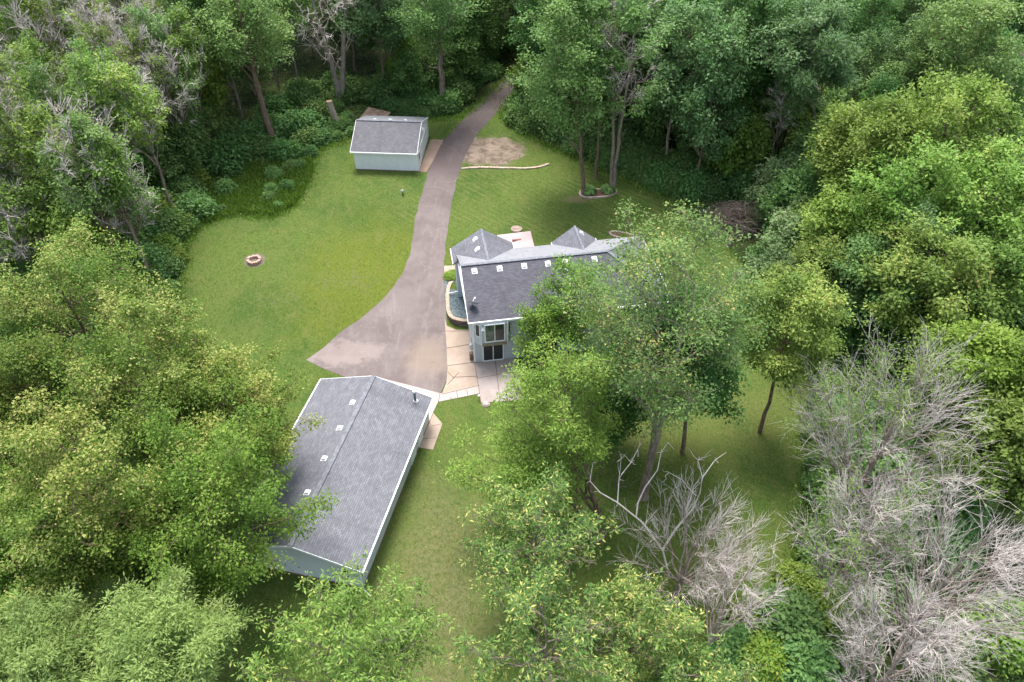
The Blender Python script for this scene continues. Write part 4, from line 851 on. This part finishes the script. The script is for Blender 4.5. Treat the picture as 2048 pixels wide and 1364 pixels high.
# ---- the woods: shared prototypes --------------------------------------
rg=random.Random(77)
PROT=[grow(100+i,H=20,R=4.3,base=[4,2.0,5,2.5,6,3][i],limbs=24,subs=6,twigs=4,per=16,sig=.45,ll=.38,lw=.22,tr=.22,droop=.1,deadlimbs=i%3,bare=[0,0,.1,0,.2,0][i],lumps=8,wk=4,name='wood_tree') for i in range(6)]
SPAR=[grow(120+i,H=20,R=2.4,base=8.5,steep=2.2,sp=.5,lg=1.6,limbs=18,subs=6,twigs=5,fine=3,per=14,sig=.35,ll=.3,lw=.16,tr=.17,far=True,bare=[.65,.85,.75,.95][i],lumps=6,wk=4,name='thin_tree') for i in range(4)]
DRC=dlp+dr
def shrubmesh(seed,n=260,per=26,ll=.26,lw=.16):
    r=np.random.default_rng(seed); d=r.normal(0,1,(n,3)); d[:,2]=np.abs(d[:,2]); d/=np.linalg.norm(d,axis=1)[:,None]
    lob=r.normal(0,1,(6,3)); lob[:,2]=np.abs(lob[:,2]); lob/=np.linalg.norm(lob,axis=1)[:,None]
    k=(.68+.42*(d@lob.T).max(1)**4)*r.uniform(.55,1,n)**.4
    C=d*k[:,None]*np.array([1.6,1.6,2.0]); C[:,2]+=.1
    W=Wood()
    for i in range(0,n,9): W.tube(curve((0,0,-.1),C[i],(0,0,.05),4,r,.04),.03,.01,3)
    T=r.uniform(0,1,n)
    return W.mesh('shrub_wood'),None,leaves('shrub_leaves',C,T,per,.26,ll,lw,r,.15)
SHR=[shrubmesh(200+i) for i in range(5)]
placed=[]
LANDM=[('the left lawn edge',380,520),('the weedy bay of the left lawn',520,380),('the small garage',700,250),('the upper driveway',900,210),('the driveway bend',1040,130),('the dirt patch',1040,270),('the kidney shaped bed',1180,330),('the far corner of the north lawn',1330,370),('the brush pile',1470,400),('the back lawn tree on the right',1600,640),('the sunlit yellow-green trees',1780,300),('the bare grey trees',1750,1000),('the top left corner',60,60),('the top right corner',2000,60),('the left edge of the picture',20,350),('the leaning big-trunked tree',480,180),('the dead forked tree',640,120),('the silvery oak',1600,150),('the bottom right corner',1950,1300),('the shaded back lawn',1560,1150),('the right edge of the picture',2030,620)]
HUE={'walnut':'yellow green','willow':'pale green','forest':'dark green','forest2':'mid green','dark':'deep green','silver':'silvery green','ash':'yellowish green','shrub':'dark leafy','bright':'bright green'}
def lmk(px,py): return min(LANDM,key=lambda l:math.hypot(l[1]-px,l[2]-py))[0]
def zone(px):
    return 'left' if px<430 else ('middle' if px<1040 else 'right')
LBL={'left':'tall thin tree of the wood on the left side of the lawn','middle':'tall dark green tree of the wood behind the small garage','right':'dense dark green tree of the wood at the top right'}
LBL2={'left':'nearly bare thin tree in the upper left wood','middle':'thin half bare tree in the wood behind the small garage','right':'thin half bare tree in the wood at the top right'}
cnt=0
for tr_ in range(9000):
    y=rg.uniform(44,150); x=rg.uniform(-112,112); z=hz(y); px,py,dep=proj(x,y,z)
    tx,ty,_=proj(x,y,z+18)
    if not(-160<tx<2210 and -260<py): continue
    if px<1024 and py>640: continue
    if px>=1024 and (py>760 or px<1100 and py>400): continue
    if inpoly(x,y,LAWN_P) : continue
    dL=dpoly(x,y,LAWN_P)
    if dL<2.6 or dpoly(x,y,DRC,False)<3.2: continue
    if px<1000 and px>690 and 150<py<260 and dL<4: continue
    # keep the sunlit right group and the scrub in view
    if 1380<px<1660 and 380<py<700: continue
    if any((x-a)**2+(y-b)**2<(.62*r)**2+4 for a,b,r in HERO): continue
    if y>128 and not 780<px<1250: continue
    sp=4.5 if y<100 else 5.6
    if zone(px)=='left': sp=3.9
    if any((x-a)**2+(y-b)**2<sp*sp for a,b in placed): continue
    if 590<px<800 and 60<py<300 and y<at(683,203)[1]+1 : continue
    if 800<px<940 and 120<py<260: continue
    if 500<px<600 and 180<py<330: continue
    if 375<px<650 and 290<py<450: continue
    if px<440 and 290<py<660 and dL<7: continue
    placed.append((x,y)); zn=zone(px); q=rg.random()
    s=rg.uniform(.8,1.12)*(1 if y<95 else 1.05)
    if px>1600 and py>250: s*=.7
    if zn=='left' and q<.85 or q<.10:
        ms=rg.choice(['ash','walnut','willow','bright'] if zn=='left' else ['forest2','ash']); lb=f'thin half bare {HUE[ms]} tree by {lmk(px,py-60)}'; plant_tree(rg.choice(SPAR),lb,lb.replace('tree','trees',1),(x,y,z),rg.uniform(0,6.28),(s,s,s*rg.uniform(.9,1.1)),BARKG,LM[ms],tmat=TWIGG)
    else:
        lm=rg.choice({'left':['forest2','ash','bright','forest2'],'middle':['forest','forest','forest2','dark','silver'],'right':['forest','forest2','dark','forest','silver']}[zn])
        sx=s*rg.uniform(.78,1.05)*(.75 if zn=='left' else 1)
        wd='broad' if sx>.98*s else 'slim'; lb=f'{wd} {HUE[lm]} tree by {lmk(px,py-60)}'; plant_tree(rg.choice(PROT),lb,lb.replace('tree','trees',1),(x,y,z),rg.uniform(0,6.28),(sx,sx,s),rg.choice([BARK,BARKG]),LM[lm])
    cnt+=1
UND=[grow(140+i,H=9,R=2.9,base=.6,limbs=20,subs=5,twigs=4,per=16,sig=.42,ll=.33,lw=.2,tr=.09,droop=.1,lumps=7,wk=4,name='young_tree') for i in range(3)]
nu=0
for tr_ in range(6000):
    if nu>=85: break
    y=rg.uniform(46,112); x=rg.uniform(-80,80); px,py,dep=proj(x,y,hz(y))
    if not(-60<px<2110 and -80<py<1000) or inpoly(x,y,LAWN_P): continue
    if px<1024 and py>640 or px>=1024 and px<1500 and py>380: continue
    d=dpoly(x,y,LAWN_P)
    if d<3.4 or d>20 or dpoly(x,y,DRC,False)<3.4 or 1380<px<1560 and 380<py<560 or 600<px<800 and 120<py<300: continue
    if any((x-a)**2+(y-b)**2<9 for a,b in placed): continue
    
    if 430<px<650 and 190<py<450 or px<440 and 290<py<660 and d<7: continue
    placed.append((x,y)); nu+=1; lm=rg.choice(['forest','forest2','bright','shrub','lime' if rg.random()<.25 else 'forest2']); s=rg.uniform(.7,1.15)
    lb=f"young {HUE.get(lm,'lime green')} tree by {lmk(px,py)}"
    plant_tree(rg.choice(UND),lb,lb.replace('tree','trees',1),(x,y,hz(y)),rg.uniform(0,6.28),(s,s,s*rg.uniform(.85,1.2)),BARK,LM[lm])
print('wood trees',cnt,nu)
# ---- shrubs along the wood edge and beneath the trees ---------------------
SL={'left':'leafy green bush of the thicket along the left lawn edge','middle':'dark leafy bush of the thicket behind the small garage','right':'dark leafy bush of the thicket along the right lawn edge'}
ns=0; sp_l=[]
def shrub(x,y,s,lm,label,group,sz=1.0):
    t=plant_tree(rg.choice(SHR),label,group,(x,y,hz(y)),rg.uniform(0,6.28),(s,s,s*sz),BARK,LM[lm],'bush','bush',crown='foliage')
    t.name='bush'; return t
for tr_ in range(14000):
    if ns>=280: break
    y=rg.uniform(28,118); x=rg.uniform(-75,75); px,py,dep=proj(x,y,hz(y))
    if not(-60<px<2110 and -60<py<1500): continue
    if inpoly(x,y,LAWN_P): continue
    d=dpoly(x,y,LAWN_P)
    if d<.5 or d>14: continue
    if px<1000 and py>660: continue
    if rg.random()>math.exp(-d/6): continue
    if dpoly(x,y,DRC,False)<2.3: continue
    s=rg.uniform(.55,1.0)+min(.6,d*.10)
    if d<1.4*s and rg.random()<.6: s=max(.35,d/1.5)
    if d<1.1*s: continue
    zn=zone(px)
    if 400<px<640 and 325<py<445 and d<6.5:
        if rg.random()<.75: continue
        s*=.5       # weedy bay
    if 640<px<700 and 200<py<285: s*=.45
    if 1380<px<1540 and 395<py<520: continue              # brush pile
    if px<785 and px>712 and 205<py<300: continue
    if any((x-a)**2+(y-b)**2<(.75*max(s,c))**2*1.9 for a,b,c in sp_l): continue
    sp_l.append((x,y,s))
    ms=rg.choice(['shrub','shrub','forest','forest2'] if zn!='left' else ['forest2','shrub','bright']); wd='large' if s>1.15 else ('small' if s<.7 else 'rounded'); lb=f'{wd} {HUE[ms]} bush by {lmk(px,py)}'; shrub(x,y,s,ms,lb,lb.replace('bush','bushes'),rg.uniform(.8,1.15)); ns+=1
for (px,py,s,ms,lb) in [(1570,1255,1.3,'shrub','dense dark green bush on the ground below the shaded lawn, left of the dead trunk'),(1600,1330,1.2,'shrub','dark bush at the bottom edge beside the leaning dead trunk'),(1500,1240,.9,'bright','bright green bush at the foot of the fan-shaped bare tree'),
    (1650,1225,1.0,'bright','bright leafy bush under the pinkish grey bare tree'),(1700,1300,1.1,'forest2','mid green bush under the tangle of bare twigs'),(1590,1170,.8,'bright','small bright bush at the lower right corner of the shaded lawn'),(1790,1230,1.3,'shrub','dark bush showing through the largest bare tree'),
    (1880,1330,1.3,'forest2','green bush at the bottom edge near the right corner'),(2000,1280,1.4,'bright','bright bush at the right edge under the bare twigs'),(1530,1320,1.0,'lime','lime green bush at the bottom edge of the picture'),(1460,1290,.8,'shrub','low dark bush beside the fallen limbs'),
    (1680,1010,1.2,'shrub','dark bush beneath the wide bare tree at the lawn side'),(1780,1060,1.4,'forest2','green bush beneath the wide bare tree'),(1900,1020,1.4,'shrub','dark green bush behind the wide bare tree')]:
    x,y,_=at(px,py); shrub(x,y,s,ms,lb,None,.85); ns+=1
print('shrubs',ns)
# foundation plants
def hosta(name,label,x,y,r,seed,mat,n=90,group=None,cat='plant'):
    r_=np.random.default_rng(seed); V=[];Q=[]
    for i in range(n):
        a=r_.uniform(0,6.28); L=r*r_.uniform(.7,1.1); w=r*.12; d=np.array([math.cos(a),math.sin(a),0]); s=np.array([-d[1],d[0],0])
        up=r_.uniform(.5,1.3); P=[np.array([0,0,0])+d*.03,d*L*.35+np.array([0,0,L*.55*up]),d*L*.75+np.array([0,0,L*.55*up]),d*L+np.array([0,0,L*.2*up])]
        W_=[.3,1,.8,.05]; b=len(V)
        for p,k in zip(P,W_): V+= [p-s*w*k,p+s*w*k]
        for j in range(3): Q.append([b+2*j,b+2*j+1,b+2*j+3,b+2*j+2])
    me=quadmesh(name,np.array(V),np.array(Q)); a_=me.attributes.new('tone','FLOAT','FACE'); a_.data.foreach_set('value',np.repeat(r_.uniform(0,.8,n),3).astype(np.float32))
    me.materials.append(mat); o=link(name,me); o.location=(x,y,hz(y)+.05); tag(o,label,cat,group); return o
x,y,z=at(1178,386); hosta('daylily','grassy green daylily clump at the left end of the kidney shaped bed',x,y,.95,1,LM['forest2'],140)
x,y,z=at(1216,384); hosta('daylily','grassy green daylily clump at the right end of the kidney shaped bed',x,y,.95,2,LM['forest2'],140)
x,y,z=at(1248,474); hosta('garden_plant','small green plant in the middle of the narrow mulch bed',x,y,.5,3,LM['bright'],50)
x,y,z=at(903,552); shrub(x,y,.42,'yellowgreen','small round yellow-green shrub beside the driveway at the head of the planter',None,.45)
# weeds in the bay at the left
def weeds(name,label,n,fn,h,w,mat,seed,kind='stuff',lean=.35):
    r_=np.random.default_rng(seed); pts=fn(n,r_); N=len(pts)
    B=np.zeros((N,4,3)); a=r_.uniform(0,6.28,N); s=np.stack([np.cos(a),np.sin(a),0*a],1); H_=h*r_.uniform(.5,1.3,(N,1)); ln=r_.normal(0,lean,(N,3)); ln[:,2]=1; 
    B[:,0]=pts-s*w/2;B[:,1]=pts+s*w/2;B[:,2]=pts+ln*H_+s*w/5;B[:,3]=pts+ln*H_-s*w/5
    me=quadmesh(name,B.reshape(-1,3),np.arange(N*4).reshape(-1,4)); a_=me.attributes.new('tone','FLOAT','FACE'); a_.data.foreach_set('value',r_.uniform(0,.9,N).astype(np.float32))
    me.materials.append(mat); o=link(name,me); tag(o,label,name.replace('_',' '),None,kind); return o
def inpx(poly,inside_lawn=None):
    W_=[at(*p)[:2] for p in poly]; x0=min(p[0] for p in W_);x1=max(p[0] for p in W_);y0=min(p[1] for p in W_);y1=max(p[1] for p in W_)
    def fn(n,r_):
        L=[]; t=0
        while len(L)<n and t<n*8:
            t+=1; x=r_.uniform(x0,x1);y=r_.uniform(y0,y1)
            if inpoly(x,y,W_) and (inside_lawn is None or inpoly(x,y,LAWN_P)==inside_lawn): L.append((x,y,hz(y)))
        return np.array(L)
    return fn
weeds('tall_grass','tall rank grass and weeds in the bay of the wood edge on the left lawn',17000,inpx([(370,470),(350,400),(480,330),(620,320),(640,345),(615,375),(590,412),(550,432),(480,428)],False),.6,.12,LM['bright'],5)
NOGO=[DRIVE_P]+[G(q) for q in ([(889,562),(940,530),(949,725),(1030,716),(1048,800),(960,806),(880,805),(866,826),(885,848),(866,900),(838,896),(820,935),(700,770),(890,640)],[(858,279),(887,280),(853,345),(838,343),(708,340),(735,232),(861,245)],[(540,1000),(640,760),(870,790),(725,1185),(500,1142)],[(949,725),(890,530),(980,450),(1400,450),(1400,640)])]
DP=[(at(975,301)[0]+.5,at(975,301)[1])]
def lawnpts(n,r_):
    out=[]; got=0; hx=np.array([k[0] for k in KN],float); hy=np.array([k[1] for k in KN],float)
    while got<n:
        U=r_.uniform(-20,2068,60000); V=r_.uniform(150,1390,60000)
        dy=math.cos(PITCH)-(V-682)/F_PX*math.sin(PITCH); dz=-math.sin(PITCH)-(V-682)/F_PX*math.cos(PITCH); Z=np.zeros(len(U))
        for _ in range(6): t=(Z-CAMH)/dz; Y=dy*t; Z=np.interp(Y,hx,hy)
        X=(U-1024)/F_PX*t; k=inpolyv(X,Y,LAWN_P)
        for q in NOGO: k&=~inpolyv(X,Y,q)
        k&=~((((X-DP[0][0])/4)**2+((Y-DP[0][1])/3.2)**2<1)&(r_.random(len(X))<.85))
        P=np.stack([X,Y,Z],1)[k]; out.append(P); got+=len(P)
    return np.concatenate(out)[:n]
GB=leafmat('grass_blades',(.030,.062,.010),(.115,.150,.032),(.17,.17,.055),.84)
weeds('grass','short mown grass of the lawn',70000,lawnpts,.035,.09,GB,8,'stuff',1.8)
def edgepts(n,r_):
    L=[]; m=len(LAWN_P)
    while len(L)<n:
        i=int(r_.integers(0,m)); a=LAWN_P[i-1];b=LAWN_P[i]; t=r_.random(); x=a[0]+(b[0]-a[0])*t+r_.normal(0,.45); y=a[1]+(b[1]-a[1])*t+r_.normal(0,.45)
        px,py,d_=proj(x,y,0)
        if not(-50<px<2100 and 0<py<1450): continue
        L.append((x,y,hz(y)))
    return np.array(L)
weeds('edge_grass','unmown grass fringe where the lawn meets the wood',14000,edgepts,.32,.07,LM['bright'],6)
def floorpts(n,r_):
    L=[]
    while len(L)<n:
        y=r_.uniform(18,112); x=r_.uniform(-75,75); px,py,d_=proj(x,y,0)
        if not(-60<px<2110 and -40<py<1480) or inpoly(x,y,LAWN_P) or dpoly(x,y,DRC,False)<1.9: continue
        L.append((x,y,hz(y)+r_.uniform(0,.35)))
    return np.array(L)
fl=np.random.default_rng(9); P_=floorpts(16000,fl)
me=leaves('undergrowth',P_,fl.uniform(0,1,len(P_)),9,.42,.17,.10,fl,.1); me.materials.append(LM['shrub']); o=link('undergrowth',me); tag(o,'low leafy undergrowth covering the floor of the wood','undergrowth',None,'stuff')
# brush pile
r_=np.random.default_rng(31); W=Wood(); bx,by,bz=at(1478,452); 
for i in range(1100):
    a=r_.uniform(0,6.28); rr=math.sqrt(r_.random()); x=4.6*rr*math.cos(a); y=2.6*rr*math.sin(a); zt=3.0*(1-rr*rr)*r_.uniform(.2,1)+.1; L=r_.uniform(.6,1.9); b=r_.normal(-.5,.7)
    e=np.array([x+L*math.cos(b+3.0),y+L*math.sin(b)*.7,max(.05,zt+r_.normal(.05,.3)*L)]); W.tube(curve((x,y,zt),e,(0,0,.1),3,r_,.06),r_.uniform(.012,.035),.008,3)
for i in range(16):
    a=r_.uniform(-.6,.5); x=r_.uniform(-1.5,2.5); y=r_.uniform(-1.8,1.4); L=r_.uniform(2.2,4.2); W.tube(curve((x-L*.5,y+.3,r_.uniform(.9,1.7)),(x+L*.6,y-L*.5*math.sin(a)-.6,r_.uniform(.3,1.0)),(0,0,.06),6,r_,.03),.035,.09,5)
bp=W.mesh('brush_pile'); bp.materials.append(bark('brush_brown',(.18,.13,.105),(.42,.33,.28))); o=link('brush_pile',bp); o.location=(bx,by,bz); tag(o,'heap of cut brown branches at the right edge of the north lawn','brush pile')

# ---- tell look-alikes apart by their order from left to right -----------------
ORD=['leftmost','second from left','third from left','fourth from left','fifth from left','sixth from left','seventh from left','eighth from left','ninth from left','tenth from left','eleventh from left','twelfth from left']+[w_+' from left' for w_ in ('thirteenth','fourteenth','fifteenth','sixteenth','seventeenth')]
by={}
for o in bpy.data.objects:
    if o.parent is None and o.get('group') and o.get('label'): by.setdefault(o['label'],[]).append(o)
for lb,L in by.items():
    if len(L)==1: del L[0]['group']
    elif len(L)<=17:
        L.sort(key=lambda o: proj(*o.location)[0])
        for i,o in enumerate(L):
            w='rightmost' if i==len(L)-1 else ORD[i]
            t_=f"{lb}, {w}"
            if len(t_.split())<=16: o['label']=t_
